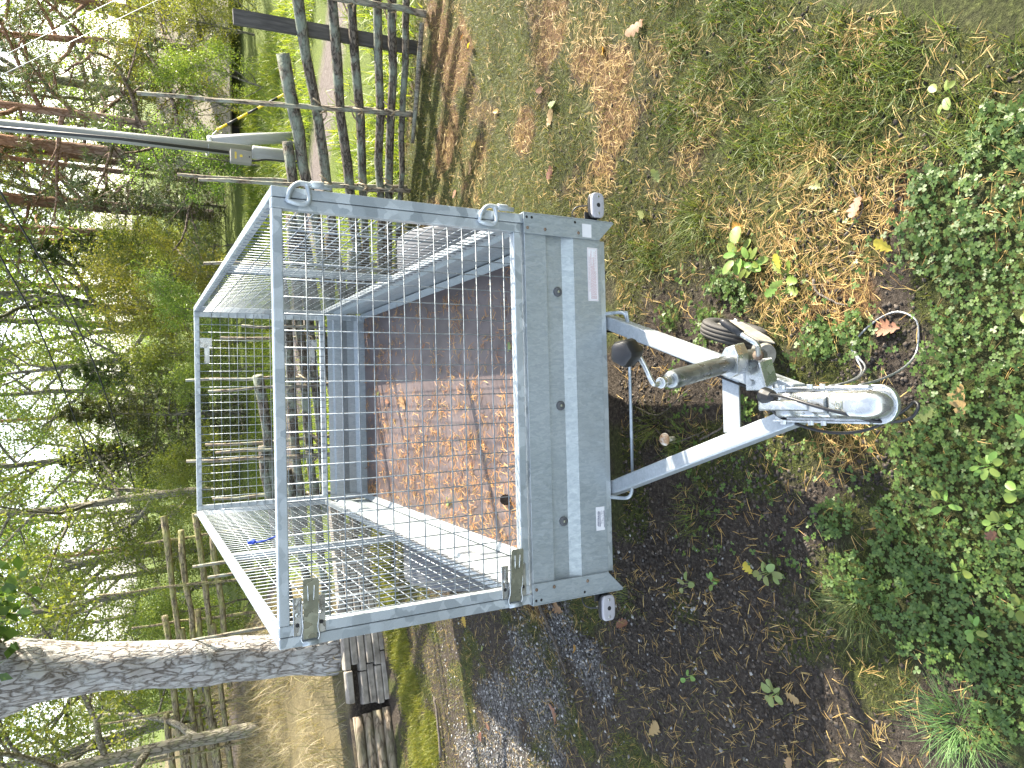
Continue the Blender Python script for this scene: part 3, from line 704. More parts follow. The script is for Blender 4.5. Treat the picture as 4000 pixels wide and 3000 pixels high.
# jockey wheel
jw = empty('jockey_wheel', (0, 0, 0)); jw.parent = trailer
Jt = Vector((.069, -.78, .785)); Jp = Vector((.155, -.57, .215)); ju = (Jt - Jp).normalized()
MB().tube([Jp + ju * .03, Jp + ju * .30, Jt - ju * .030, Jt - ju * .010, Jt - ju * .002], [.0235, .0235, .0235, .0225, .0165], 24).build('jack_tube', 'jack_tube', jw, True)
MB().tube([Jt - ju * .004, Jt + ju * .012, Jt + ju * .030], [.0125, .0115, .0105], 16).build('spindle', 'zinc_plate', jw, True)
MB().tube([Jt + ju * .028, Jt + ju * .046], .0135, 16).build('collar', 'zinc_plate', jw, True, bevel=.002)
E_ = Vector((.140, -.765, .872)); S_ = Jt + ju * .070
crank = MB().tube(smooth_path([Jt + ju * .045, S_, S_ + (E_ - S_) * .12 + ju * .006, S_ + (E_ - S_) * .5, E_ - (E_ - S_) * .08], 5), .0062, 12).build('crank', 'zinc_plate', jw, True)
k1 = MB(); kn = 10
rings = []
s_, u_, d_ = frame_of(ju)
for t_, rr in ((-.012, .014), (.018, .014), (.022, .030), (.030, .034), (.055, .0335), (.068, .028), (.073, .015)):
    rings.append([E_ + ju * t_ + (s_ * math.cos(2 * math.pi * j / (kn * 2)) + u_ * math.sin(2 * math.pi * j / (kn * 2))) * rr * (1.0 if (j // 2) % 2 or rr < .02 else .90) for j in range(kn * 2)])
k1.loft(rings).build('crank_knob', 'black_plastic', jw, True, bevel=.001)
# clamp on the drawbar
Cl = Jp + ju * .245
cb = MB()
rings = []
for t_ in (-.036, .036): rings.append([Cl + ju * t_ + v_ for v_ in (Vector((.045, .012, 0)), Vector((.012, .040, 0)), Vector((-.030, .034, 0)), Vector((-.042, 0, 0)), Vector((-.030, -.034, 0)), Vector((.020, -.036, 0)), Vector((.050, -.020, 0)))])
clamp = cb.loft(rings).build('clamp', 'zinc_plate', jw, bevel=.004)
MB().box(.040, .128, -.735, -.640, .3812, .3865).build('clamp_flange', 'zinc_plate', clamp, bevel=.004)
MB().bar((.120, -.742, .420), (.052, -.748, .404), .006, .052).build('clamp_jaw', 'zinc_plate', clamp, bevel=.003)
for x, y in ((.060, -.715), (.062, -.662)): MB().loft([[(x + .009 * math.cos(a), y + .009 * math.sin(a), zz) for a in np.linspace(0, 2 * math.pi, 7)[:-1]] for zz in (.3866, .394)]).build('bolt', 'zinc_plate', clamp)
hk = MB().tube(smooth_path([(.134, -.730, .430), (.150, -.752, .455), (.160, -.770, .478), (.178, -.752, .494), (.196, -.728, .500)], 5), .0072, 10).build('clamp_handle', 'zinc_plate', clamp, True)
MB().tube([(.190, -.736, .498), (.205, -.716, .504), (.224, -.692, .512), (.232, -.682, .515)], [.0105, .0110, .0115, .007], 12).build('handle_grip', 'black_plastic', clamp, True)
MB().tube([(.134, -.728, .424), (.134, -.730, .436)], .0135, 14).build('washer', 'rusty', clamp, True)
# wheel, fork
Hb = Vector((.240, -.335, .112))
tr = Vector((Hb.x - Jp.x, Hb.y - Jp.y, 0)).normalized(); ax = Vector((tr.y, -tr.x, 0))
ty = []
for a in np.linspace(0, 2 * math.pi, 33)[:-1]:
    rad = tr * math.cos(a) + Vector((0, 0, 1)) * math.sin(a); ty.append(rad)
tb = MB(); prof = [(-.016, .062), (-.026, .070), (-.029, .086), (-.027, .100), (-.022, .107), (-.015, .109), (-.0145, .1065), (-.0125, .1065), (-.012, .110), (-.001, .1105), (-.0005, .108), (.0005, .108), (.001, .1105), (.012, .110), (.0125, .1065), (.0145, .1065), (.015, .109), (.022, .107), (.027, .100), (.029, .086), (.026, .070), (.016, .062)]
np_ = len(prof); i0 = len(tb.v)
for rad in ty: tb.v += [tuple(Hb + ax * a + rad * r_) for a, r_ in prof]
for k in range(32):
    for j in range(np_): tb.f.append((i0 + k * np_ + j, i0 + k * np_ + (j + 1) % np_, i0 + ((k + 1) % 32) * np_ + (j + 1) % np_, i0 + ((k + 1) % 32) * np_ + j))
tb.build('tyre', 'tyre', jw, True)
MB().loft([[Hb + ax * a + rad * q for rad in ty] for a, q in ((-.018, .066), (-.010, .050), (-.012, .022), (-.020, .016), (.020, .016), (.012, .022), (.010, .050), (.018, .066))]).build('rim', 'muddy_plate', jw, True)
fk = MB()
for sg in (-1, 1):
    pts = []
    A_ = Jp + Vector((0, 0, .035)); B_ = Hb
    dirv = (B_ - A_).normalized(); upv = Vector((0, 0, 1)); upv = (upv - dirv * upv.dot(dirv)).normalized()
    outl = [A_ - dirv * .02 + upv * .018, A_ - dirv * .025 - upv * .030, A_ + dirv * .06 - upv * .040, B_ - upv * .022 , B_ + dirv * .018, B_ + upv * .022, A_ + dirv * .10 + upv * .030]
    i = len(fk.v); o1 = ax * (sg * .036); o2 = ax * (sg * .0395)
    fk.v += [tuple(p + o1) for p in outl] + [tuple(p + o2) for p in outl]; q = len(outl)
    fk.f += [tuple(i + j for j in range(q)), tuple(i + q + j for j in range(q - 1, -1, -1))] + [(i + j, i + (j + 1) % q, i + q + (j + 1) % q, i + q + j) for j in range(q)]
fk.build('fork', 'muddy_plate', jw)
MB().loft([[A_ + dirv * t_ + ax * (.0362 * math.cos(a)) + upv * (.030 * math.sin(a) - .006) for a in np.linspace(0, 2 * math.pi, 17)[:-1]] for t_ in (-.045, -.036, -.005, .012)]).build('fork_head', 'muddy_plate', jw, True, bevel=.002)
MB().tube([Hb - ax * .046, Hb + ax * .046], .008, 8).build('axle_bolt', 'zinc_plate', jw, True)

# marker lamps
for s in (-1, 1):
    cx, cz = s * .722, .430
    def oval(hw, hh, y):
        return [(cx + hw * math.copysign(abs(math.cos(a)) ** .5, math.cos(a)), y, cz + hh * math.copysign(abs(math.sin(a)) ** .5, math.sin(a))) for a in np.linspace(0, 2 * math.pi, 29)[:-1]]
    lm = MB().loft([oval(.046, .0275, .012), oval(.0465, .028, -.004)]).build('marker_lamp', 'black_plastic', trailer, True)
    MB().loft([oval(.0445, .0265, -.0042), oval(.0450, .027, -.013), oval(.0435, .0255, -.016), oval(.040, .022, -.0168), oval(.020, .010, -.0170)]).build('lens', 'lens', lm, True)
    disc(cx, cz, .0078, -.0171, -.0176, 'bulb', 'hole_dark', lm)
    for dx in (-.030, .030): disc(cx + dx, cz, .0045, -.0171, -.0185, 'screw', 'zinc_plate', lm)
    MB().box(min(s * .666, s * .700), max(s * .666, s * .700), .0125, .018, .415, .470).build('lamp_bracket', 'black_plastic', lm, bevel=.001)
    MB().tube(smooth_path([(s * .725, .012, .450), (s * .720, .035, .490), (s * .695, .05, .500), (s * .670, .05, .480)], 5), .0028, 6).build('lamp_cable', 'black_plastic', lm, True)

# mudguards and road wheels
for s in (-1, 1):
    cx, cy, cz, r_ = s * .775, 1.29, .345, .365
    prof = []
    aa = np.linspace(R(-4), R(184), 19)
    rings = []
    for a in aa:
        rings.append([(cx + q[0], cy + (r_ + q[1]) * math.cos(a), cz + (r_ + q[1]) * math.sin(a)) for q in ((-.10, 0), (.09, 0), (.10, -.012), (.10, -.05), (.096, -.05), (.096, -.014), (.088, -.004), (-.10, -.004))])
    MB().loft(rings).build('mudguard', 'mudguard', trailer, True, bevel=.002)
    wh = MB(); ring = np.linspace(0, 2 * math.pi, 41)[:-1]; prof = [(-.06, .165), (-.078, .19), (-.080, .245), (-.068, .278), (-.04, .286), (.04, .286), (.068, .278), (.080, .245), (.078, .19), (.06, .165)]; i0 = 0
    for a in ring: wh.v += [(cx + p_, cy + q * math.cos(a), .286 + q * math.sin(a)) for p_, q in prof]
    for k in range(40):
        for j in range(10): wh.f.append((k * 10 + j, k * 10 + (j + 1) % 10, ((k + 1) % 40) * 10 + (j + 1) % 10, ((k + 1) % 40) * 10 + j))
    wh = wh.build('wheel', 'tyre', trailer, True)
    MB().loft([[(cx + s * p_, cy + q * math.cos(a), .286 + q * math.sin(a)) for a in ring] for p_, q in ((-.06, .17), (.02, .15), (.03, .07), (.05, .05), (.05, .01))]).build('rim', 'galvanised', wh, True)

# electric plug, its cable and the breakaway rope
MB().tube([(.030, -.768, .462), (.024, -.782, .462), (.020, -.800, .462), (.018, -.812, .462)], [.021, .023, .019, .009], 10).build('connector_plug', 'black_plastic', trailer, bevel=.002)
MB().tube(smooth_path([(.028, -.80, .470), (.022, -.86, .484), (-.002, -.94, .472), (-.022, -1.00, .440), (-.040, -1.045, .390), (-.036, -1.085, .345), (-.010, -1.105, .335), (.004, -1.090, .325), (-.018, -1.055, .315), (-.060, -.975, .315), (-.074, -.90, .325), (-.066, -.83, .345), (-.036, -.772, .392), (-.006, -.755, .420), (.02, -.70, .345), (.05, -.60, .335), (.10, -.45, .335), (.25, -.05, .335), (.28, .1, .36)], 6), .0042, 8).build('electric_cable', 'black_plastic', trailer, True)
rp = smooth_path([(.046, -.905, .375), (.058, -.870, .25), (.085, -.800, .10), (.128, -.735, .030), (.162, -.712, .016), (.205, -.745, .012), (.240, -.800, .010), (.252, -.856, .010), (.225, -.905, .010), (.180, -.912, .010), (.130, -.910, .022), (.092, -.925, .10), (.062, -.965, .25), (.046, -.985, .372)], 6)
mr_ = noise_mat('wire_rope', [(0.35, (.16, .17, .18)), (0.65, (.42, .44, .46))], 260, .4, .6, .4, .001, (1, 1, 1))
MB().tube(rp, .0030, 8).build('breakaway_rope', 'wire_rope', trailer, True)
MB().tube(smooth_path([(.047, -.925, .375), (.066, -.880, .23), (.098, -.805, .09), (.128, -.742, .028)], 5), .0030, 8).build('breakaway_rope', 'wire_rope', trailer, True)
MB().tube([(.121, -.748, .034), (.146, -.722, .020)], .0065, 10).build('ferrule', 'zinc_plate', trailer, True)
# blue cord tied to the left mesh
bl = MB().tube(smooth_path([(-.617, 1.452, 1.440), (-.612, 1.445, 1.425), (-.618, 1.438, 1.415)], 5), .012, 8)
bl.tube(smooth_path([(-.616, 1.437, 1.415), (-.614, 1.43, 1.377), (-.616, 1.49, 1.33), (-.614, 1.528, 1.296), (-.616, 1.54, 1.25)], 5), .0040, 8)
tag(bl.build('cord', 'rope_blue', None, True), 'short blue cord knotted to the left mesh panel of the trailer', 'cord')

# ------------------------------------------------------------------ fences, walls, poles
def bark_mat(name, dark, mid, light, scale=9, stretch=(1, 1, .25), bmp=.8, bd=.02, lichen=None, lich_amt=.5):
    m, n, b, o = new_mat(name)
    v = texco(n, 'Object', stretch)
    vo = n.nodes.new('ShaderNodeTexVoronoi'); vo.feature = 'DISTANCE_TO_EDGE'; vo.inputs['Scale'].default_value = scale * 2.2
    wv = n.nodes.new('ShaderNodeTexNoise'); wv.inputs['Scale'].default_value = scale * 1.5; wv.inputs['Detail'].default_value = 4; n.links.new(v, wv.inputs['Vector'])
    vm = n.nodes.new('ShaderNodeVectorMath'); vm.operation = 'MULTIPLY_ADD'; n.links.new(wv.outputs['Color'], vm.inputs[0]); vm.inputs[1].default_value = (.12, .12, .12); n.links.new(v, vm.inputs[2])
    n.links.new(vm.outputs[0], vo.inputs['Vector'])
    f = nnoise(n, v, scale * 3, 8, .7)
    crack = ramp(n, vo.outputs['Distance'], [(0.0, (0, 0, 0)), (0.16, (1, 1, 1))])
    base = ramp(n, f, [(.3, mid), (.7, light)])
    base = mixc(n, crack, dark, base)
    if lichen:
        lf = ramp(n, nnoise(n, texco(n, 'Object'), 7, 7, .7), [(.46, (0, 0, 0)), (.60, (1, 1, 1))])
        base = mixc(n, math_n(n, 'MULTIPLY', lf, lich_amt), base, lichen)
    n.links.new(base, b.inputs['Base Color']); b.inputs['Roughness'].default_value = .9; b.inputs['Specular IOR Level'].default_value = .2
    hh = math_n(n, 'ADD', math_n(n, 'MULTIPLY', crack, .7), math_n(n, 'MULTIPLY', f, .6)); bump(n, b, hh, bmp, bd)
    return m
bark_mat('rail_bark', (.022, .018, .014), (.085, .070, .055), (.17, .145, .115), 14, (.25, 1, 1), .6, .008, (.20, .235, .185), .75)
bark_mat('stake_bark', (.04, .032, .025), (.16, .13, .10), (.30, .26, .20), 16, (1, 1, .2), .5, .006, (.24, .27, .22), .7)
bark_mat('rail_sunlit', (.05, .04, .03), (.18, .15, .10), (.33, .28, .19), 12, (.25, 1, 1), .5, .008, (.28, .29, .10), .6)  # far rails: mossy bark with yellow sunlight put into the colour
noise_mat('split_wood', [(.3, (.20, .15, .09)), (.7, (.42, .34, .23))], 30, .8, 0, .3, .003, (1, 1, .2))
noise_mat('plank_dark', [(.3, (.022, .021, .021)), (.55, (.055, .052, .050)), (.75, (.10, .095, .09))], 8, .8, 0, .4, .004, (6, 6, .6))
frand = random.Random(5)
def fy(x): return 3.644 - .34 * x
def rough_pole(p0, p1, r0, r1, rnd, seg=9, wob=.012, n=8):
    p0 = Vector(p0); p1 = Vector(p1); s_, u_, d_ = frame_of(p1 - p0); pts = []; rad = []
    for k in range(seg + 1):
        t = k / seg; pts.append(p0.lerp(p1, t) + s_ * rnd.uniform(-wob, wob) + u_ * rnd.uniform(-wob, wob)); rad.append((r0 + (r1 - r0) * t) * rnd.uniform(.90, 1.10))
    return MB().tube(pts, rad, n)
def rail(fence, x0, z0, x1, z1, r0, r1, off=0.0, mat='rail_bark', f=fy):
    return rough_pole((x0, f(x0) + off, z0 + gh(x0, f(x0)) * .0), (x1, f(x1) + off, z1), r0, r1, frand).build('rail', mat, fence, True)
fence = tag(empty('roundpole_fence', (2.8, fy(2.8), 0)), 'roundpole fence of lichen-grey slanting rails crossing behind the trailer', 'fence')
fence.location = (0, 0, 0)
for q in ((2.417, .971, .35, .44, .043, .036, 0), (3.4, 1.03, .55, .38, .040, .034, .012), (3.4, .80, .50, .245, .037, .034, -.012), (3.4, .60, .50, .19, .035, .032, .014), (3.4, .41, .60, .115, .034, .030, -.01), (3.4, .268, .50, .07, .033, .030, .012), (3.0, .148, .8, .02, .026, .022, -.015), (1.885, .932, -.35, .36, .038, .032, .015),
          (1.25, .952, -1.0, .662, .040, .034, -.01), (1.40, .872, -.95, .558, .038, .033, .012), (1.50, .828, -.90, .475, .036, .032, -.014), (.25, 1.062, -1.7, .73, .040, .035, .01), (1.3, .60, -1.0, .33, .036, .032, .014), (1.2, .42, -1.1, .2, .034, .03, -.012), (1.0, .24, -1.2, .08, .033, .03, .01), (-.30, 1.02, -2.3, .66, .038, .033, -.012), (-.5, .80, -2.3, .46, .036, .033, .012), (-.6, .60, -2.3, .34, .036, .033, .012)):
    rail(fence, *q[:6], off=q[6])
MB().tube([(2.72, fy(2.72) - .14, .058), (2.3, fy(2.3) - .15, .052), (1.95, fy(1.95) - .13, .045)], [.018, .019, .014], 7).build('rail', 'stake_bark', fence, True)
stk = [(2.06, 1.86, 2.221, .10, .021), (2.035, 1.47, 2.175, -.10, .019), (1.60, 1.62, 1.70, .10, .018), (1.55, 1.50, 1.652, -.10, .019), (.528, 1.33, .556, .1, .017), (.60, 1.20, .62, -.1, .016), (.225, 1.56, .242, .1, .018), (.14, 1.42, .195, -.1, .017), (-.275, 1.42, -.24, .1, .017), (-.33, 1.36, -.31, -.1, .017), (-.38, 1.56, -.405, -.1, .021), (-.705, 1.36, -.745, .1, .020), (-.80, 1.5, -.80, -.1, .018), (-1.25, 1.5, -1.25, .1, .02), (-1.32, 1.4, -1.32, -.1, .02), (-1.9, 1.5, -1.9, .1, .02), (1.05, 1.45, 1.12, .1, .018), (1.0, 1.3, 1.06, -.1, .018), (2.75, 1.02, 2.83, -.11, .027)]
for x0, z0, x1, dy, r_ in stk:
    rough_pole((x1, fy(x1) + dy * .55, -.08), (x0, fy(x0) + dy * .75, z0), r_, r_ * .62, frand, 8, .008, 7).build('stake', 'stake_bark', fence, True)
MB().bar((2.665, fy(2.665) + .085, -.05), (2.605, fy(2.605) + .085, 1.29), .10, .032, (0, 1, 0)).build('plank_post', 'plank_dark', fence, bevel=.003)
for x, z, in ((2.16, .20), (2.13, .44), (2.10, .70), (1.66, .16), (1.64, .36), (1.62, .63), (2.80, .25), (2.79, .55), (.54, .70), (.22, .72), (-.26, .60), (-.4, .62), (-.75, .60)):
    ring = [(x + .035 * math.cos(a) + .012 * math.sin(2 * a), fy(x) + .075 * math.sin(a), z + .03 * math.cos(a) + frand.uniform(-.006, .006)) for a in np.linspace(0, 6.283, 17)[:-1]]
    tb = MB().tube(ring, .0065, 6, closed=True); tb.tube([(x + .03, fy(x) - .075, z + .02), (x + .05, fy(x) - .09, z + .075)], [.007, .004], 6); tb.tube([(x - .02, fy(x) - .07, z - .01), (x - .05, fy(x) - .10, z + .03)], [.007, .004], 6)
    tb.build('withy_tie', 'split_wood', fence, True)

# a further stretch of the same kind of fence on the bank to the left
ff = tag(empty('roundpole_fence'), 'sunlit yellowish roundpole fence on the bank beyond the big oak', 'fence')
fy2 = lambda x: 8.3 - .05 * (x + 4)
for k in range(6):
    for j in range(4):
        x0 = -1.6 - k * 1.3 + .2 * (j % 2); x1 = x0 - 2.2; z = .42 + j * .19
        rough_pole((x0, fy2(x0) + .03 * (j % 2), z + .22 + .35), (x1, fy2(x1), z + .35), .042, .036, frand, 6, .015, 7).build('rail', 'rail_sunlit', ff, True)
for k in range(14):
    x = -1.7 - k * .58 + frand.uniform(-.12, .12); dx = frand.uniform(-.12, .12)
    rough_pole((x, fy2(x) + .08 * (-1) ** k, .3), (x + dx, fy2(x) + .1 * (-1) ** k, 1.9 + frand.uniform(-.3, .5)), .022, .014, frand, 6, .012, 6).build('stake', 'rail_sunlit', ff, True)

# retaining wall: squared timbers, then round logs
noise_mat('stone_block', [(.3, (.11, .10, .085)), (.5, (.22, .20, .175)), (.72, (.34, .32, .28))], 9, .85, 0, .5, .006, None, 8)
bark_mat('log_wood', (.07, .055, .04), (.15, .12, .09), (.25, .215, .17), 8, (.18, 1, 1), .35, .005, (.13, .135, .08), .4)
def wp(t, nn, z): return (WALL0[0] + WALLD[0] * t + WALLN[0] * nn, WALL0[1] + WALLD[1] * t + WALLN[1] * nn, z)
bw = tag(empty('block_retaining_wall'), 'low retaining wall of weathered rectangular blocks below the oak', 'wall')
zz = -.02
for c_ in range(6):
    t = 1.115 + frand.uniform(0, .05); hgt = .058
    while t < 2.6:
        ln = frand.uniform(.26, .42)
        if not (c_ == 4 and t < 1.2):
            nn = .035 * c_ * .45 + frand.uniform(-.012, .012)
            bb = MB().bar(wp(t + .004, nn + .05, zz + hgt / 2 + (frand.uniform(-.004, .004))), wp(t + ln - .004, nn + .05 + frand.uniform(-.01, .01), zz + hgt / 2), .11, hgt - .004).build('block', 'stone_block', bw, bevel=.008)
        t += ln
    zz += hgt + .001
lw = tag(empty('log_retaining_wall'), 'low retaining wall of four stacked round logs at the left edge', 'wall')
for k in range(4):
    rough_pole(wp(1.085 - .01 * k, .045 + .02 * k, .025 + .078 * k), wp(-.55, .045 + .02 * k, .025 + .078 * k), .041, .039, frand, 8, .003, 14).build('log', 'log_wood', lw, True)

# grey utility pole with meter box
galv_mat('pole_grey', (.24, .25, .25), (.30, .31, .31), 12, .5, .1, .25, (1, 1, .1))
galv_mat('box_grey', (.20, .195, .175), (.23, .225, .205), 200, .5, .1, .2)
plain('plate_yellow', (.72, .52, .02), .4); plain('cable_black', (.012, .013, .016), .5); plain('wire_grey', (.33, .35, .37), .4, .3); plain('guy_yellow', (.75, .55, .03), .4)
up = tag(empty('utility_pole'), 'tall grey utility pole with a small grey box behind the fence', 'pole')
MB().tube([(3.045, 6.7, -.1), (3.03, 6.7, .60), (3.035, 6.7, .62)], [.078, .076, .070], 20).build('pole_base', 'pole_grey', up, True)
MB().tube([(3.035, 6.7, .60), (2.99, 6.7, 2.0), (2.945, 6.7, 3.3), (2.86, 6.7, 7.5)], [.068, .064, .060, .05], 20).build('pole_shaft', 'pole_grey', up, True)
bx = MB().box(2.825, 2.972, 6.50, 6.60, .642, .872).build('meter_box', 'box_grey', up, bevel=.006)
pl_ = MB().box(2.862, 2.938, 6.4975, 6.4995, .810, .828).build('warning_plate', 'plate_yellow', bx); o_ = link('printed_text', text_mesh('VARNING', .015), 'ink_dark', pl_); o_.rotation_euler = (R(90), 0, 0); o_.location = (2.90, 6.4968, .819)
pl_ = MB().box(2.887, 2.913, 6.4975, 6.4995, .746, .772).build('warning_plate', 'plate_yellow', bx)
bo = MB(); bo.v += [(2.902, 6.4968, .769), (2.894, 6.4968, .758), (2.899, 6.4968, .758), (2.897, 6.4968, .749), (2.906, 6.4968, .761), (2.901, 6.4968, .761)]; bo.f += [(0, 1, 2, 5), (5, 2, 3, 4)]; bo.build('lightning_mark', 'ink_dark', pl_)
disc(2.90, .668, .008, 6.4995, 6.494, 'lock', 'hole_dark', bx)
MB().tube([(2.955, 6.60, .88), (2.945, 6.60, 2.0), (2.885, 6.61, 3.3)], .018, 8).build('cable_pipe', 'cable_black', up, True)
MB().tube(smooth_path([(2.88, 6.57, .645), (2.90, 6.57, .55), (2.93, 6.60, .42), (2.95, 6.6, -.05)], 5), .012, 8).build('cable_pipe', 'cable_black', up, True)
MB().tube([(2.995 + .072 * math.cos(a), 6.7 + .072 * math.sin(a), 1.10 + .01 * math.sin(a)) for a in np.linspace(0, 6.283, 25)[:-1]], .004, 6, closed=True).build('clamp_band', 'wire_grey', up, True)
MB().tube(smooth_path([(3.07, 6.68, 1.12), (3.26, 6.66, .96)], 3), .004, 6).build('guy_wire', 'wire_grey', up, True)
gp0 = Vector((3.22, 6.66, 1.0)); gp1 = Vector((3.80, 6.66, .20))
for k in range(7): MB().tube([gp0.lerp(gp1, k / 7), gp0.lerp(gp1, (k + .985) / 7)], .014, 8).build('guy_marker', 'guy_yellow' if k % 2 == 0 else 'cable_black', up, True)
for k, x1 in enumerate((5.9, 6.25)):
    MB().tube([(2.92, 6.7, 3.75 + .2 * k), (x1, 6.7 + .1 * k, -.05)], .004, 5).build('guy_wire', 'wire_grey', up, True)
sb = MB().tube([(3.46, 7.12, -.1), (3.33, 7.1, .55), (3.22, 7.08, 1.03)], [.072, .070, .068], 18)
sb = tag(sb.build('pole_stub', 'pole_grey', None, True), 'short leaning grey pole stub with a white cap beside the utility pole', 'pole')
MB().tube([(3.222, 7.08, 1.022), (3.215, 7.08, 1.05)], [.073, .070], 18).build('cap', 'sticker_white', sb, True)
for nm, pts in (('upper black overhead cable sloping across the treetops', [(2.9, 6.6, 3.75), (1.75, 7.5, 3.177), (.386, 10, 2.79), (-3.76, 16, 1.97), (-5.08, 16.5, 1.80)]), ('lower black overhead cable sloping down to the left', [(2.93, 6.6, 3.45), (2.30, 7.2, 3.08), (.380, 10, 2.287), (-3.81, 16, 1.43), (-7.2, 20, .9)])):
    tag(MB().tube(smooth_path(pts, 8), .010, 6).build('overhead_cable', 'cable_black', None, True), nm, 'cable')
lp = tag(empty('lamp_post'), 'distant grey lamp post between the cage and the oak', 'lamp post')
MB().tube([(-5.15, 16.5, -.8), (-5.08, 16.5, 1.75)], [.09, .07], 10).build('post', 'pole_grey', lp, True)
MB().box(-5.2, -5.0, 16.3, 16.5, 1.76, 1.94).build('lamp_head', 'wire_grey', lp, bevel=.02)
sg = tag(empty('road_sign'), 'small blue sign on a grey post far behind the oak', 'sign')
plain('sign_blue', (.02, .09, .55), .4)
MB().tube([(-5.80, 14.0, -.4), (-5.80, 14.0, 1.15)], .03, 8).build('post', 'pole_grey', sg, True); MB().box(-5.88, -5.72, 13.93, 13.96, .62, .74).build('sign_plate', 'sign_blue', sg)

# timber shed on the right, lower than the road
noise_mat('shed_board', [(.3, (.025, .020, .017)), (.55, (.06, .05, .042)), (.75, (.11, .09, .075))], 6, .85, 0, .4, .005, (.6, 6, 6))
noise_mat('roof_board', [(.3, (.17, .15, .11)), (.7, (.34, .31, .24))], 7, .85, 0, .4, .006, (6, .8, 6))
shed = tag(empty('timber_shed'), 'dark slatted timber shed with a pale board roof across the road', 'shed')
sx0, sx1, sy, sz0, sz1 = 5.2, 12.0, 12.0, -.95, .22
MB().box(sx0 + .05, sx1, sy + .9, sy + .95, sz0, sz1 + .3).build('back_wall', 'plank_dark', shed)
MB().box(sx0 + .05, sx0 + .1, sy + .02, sy + .9, sz0, sz1).build('side_wall', 'shed_board', shed)
for k in range(7): MB().box(sx0, sx1, sy + frand.uniform(0, .02), sy + .045, sz0 + k * .118, sz0 + k * .118 + .098).build('board', 'shed_board', shed, bevel=.004)
for k in range(7): MB().box(sx0 + k * 1.1 - .05, sx0 + k * 1.1 + .05, sy + .05, sy + .14, sz0 - .2, sz1).build('post', 'plank_dark', shed)
for k in range(16):
    MB().bar((sx0 - .3 + k * .45, sy - .45, sz1 + .02), (sx0 - .3 + k * .45, sy + 1.6, sz1 + 1.15), .435, .03).build('roof_board', 'roof_board', shed, bevel=.004)

# ------------------------------------------------------------------ trees
bark_mat('oak_bark', (.10, .085, .072), (.24, .225, .21), (.38, .37, .355), 9, (1, 1, .33), .8, .02, (.42, .43, .42), .55)
bark_mat('grey_bark', (.06, .055, .04), (.16, .145, .12), (.26, .24, .20), 7, (1, 1, .3), .7, .02, (.20, .21, .12), .5)
m = bark_mat('pine_bark', (.05, .035, .028), (.17, .125, .10), (.27, .215, .18), 6, (1, 1, .4), .8, .02)
n = m.node_tree; b = [q for q in n.nodes if q.type == 'BSDF_PRINCIPLED'][0]
old = b.inputs['Base Color'].links[0].from_socket
sx = n.nodes.new('ShaderNodeSeparateXYZ'); n.links.new(texco(n, 'Object'), sx.inputs[0])
mr = n.nodes.new('ShaderNodeMapRange'); mr.inputs[1].default_value = 1.6; mr.inputs[2].default_value = 4.5; n.links.new(sx.outputs[2], mr.inputs[0])
orange = ramp(n, nnoise(n, texco(n, 'Object', (1, 1, .4)), 14, 6, .7), [(.3, (.16, .075, .04)), (.7, (.36, .19, .105))])
n.links.new(mixc(n, mr.outputs[0], old, orange), b.inputs['Base Color'])
leaf_mat('leaf_deciduous', [(.10, .15, .028), (.14, .20, .038), (.19, .245, .055), (.115, .175, .035), (.23, .27, .075)], .5, .4, .4)
leaf_mat('leaf_yellowish', [(.12, .17, .035), (.17, .22, .045), (.22, .25, .06), (.11, .16, .03)], .5, .45)
leaf_mat('leaf_oak', [(.04, .075, .018), (.065, .11, .024), (.10, .15, .03), (.05, .09, .02)], .45, .4)
leaf_mat('needle_pine', [(.045, .075, .035), (.075, .11, .05), (.11, .145, .065), (.06, .09, .03), (.13, .13, .06)], .25, .45)
leaf_mat('needle_spruce', [(.025, .04, .012), (.05, .07, .018), (.09, .11, .025), (.035, .055, .014), (.13, .15, .035)], .25, .5)

class Tree:
    def __init__(s, seed): s.r = random.Random(seed); s.br = MB(); s.pts = []; s.dirs = []
    def grow(s, p, d, L, r0, lvl, spec):
        sp = spec[lvl]; r = s.r; p = Vector(p); d = Vector(d).normalized()
        k = max(3, int(L / sp['seg'])); st = L / k; pts = [p.copy()]; rad = [r0]; ds = [d.copy()]
        for i in range(k):
            d = (d + Vector((r.gauss(0, 1), r.gauss(0, 1), r.gauss(0, 1))) * sp['wob'] + Vector((0, 0, sp.get('up', 0)))).normalized()
            p = p + d * st; pts.append(p.copy()); ds.append(d.copy()); rad.append(max(.0018, r0 * (1 - sp.get('tap', .75) * (i + 1) / k)))
        s.br.tube(pts, rad, sp.get('n', 5), cap=False)
        if lvl + 1 < len(spec):
            c = spec[lvl + 1]; num = c['num'] if isinstance(c['num'], int) else max(1, int(c['num'] * L))
            for j in range(num):
                t = c['t0'] + (1 - c['t0']) * ((j + r.random()) / num); i = min(k - 1, int(t * k)); f = t * k - i
                q = pts[i].lerp(pts[i + 1], f); dd = ds[i]
                a = r.uniform(0, 6.283) if not c.get('phyl') else j * 2.4 + r.uniform(-.4, .4)
                s_, u_, _ = frame_of(dd); th = R(c['ang'] + r.uniform(-1, 1) * c.get('angv', 12))
                nd_ = dd * math.cos(th) + (s_ * math.cos(a) + u_ * math.sin(a)) * math.sin(th)
                nd_.z += c.get('lift', 0)
                ll = c['len'] * (L if c.get('rel', True) else 1) * r.uniform(.65, 1.2) * (1 - c.get('cone', 0) * t)
                s.grow(q, nd_, ll, min(rad[i] * (.62, .50, .38, .4)[lvl], c.get('rad', 9)), lvl + 1, spec)
        else:
            for i in range(1, k + 1): s.pts.append(pts[i]); s.dirs.append(ds[i])
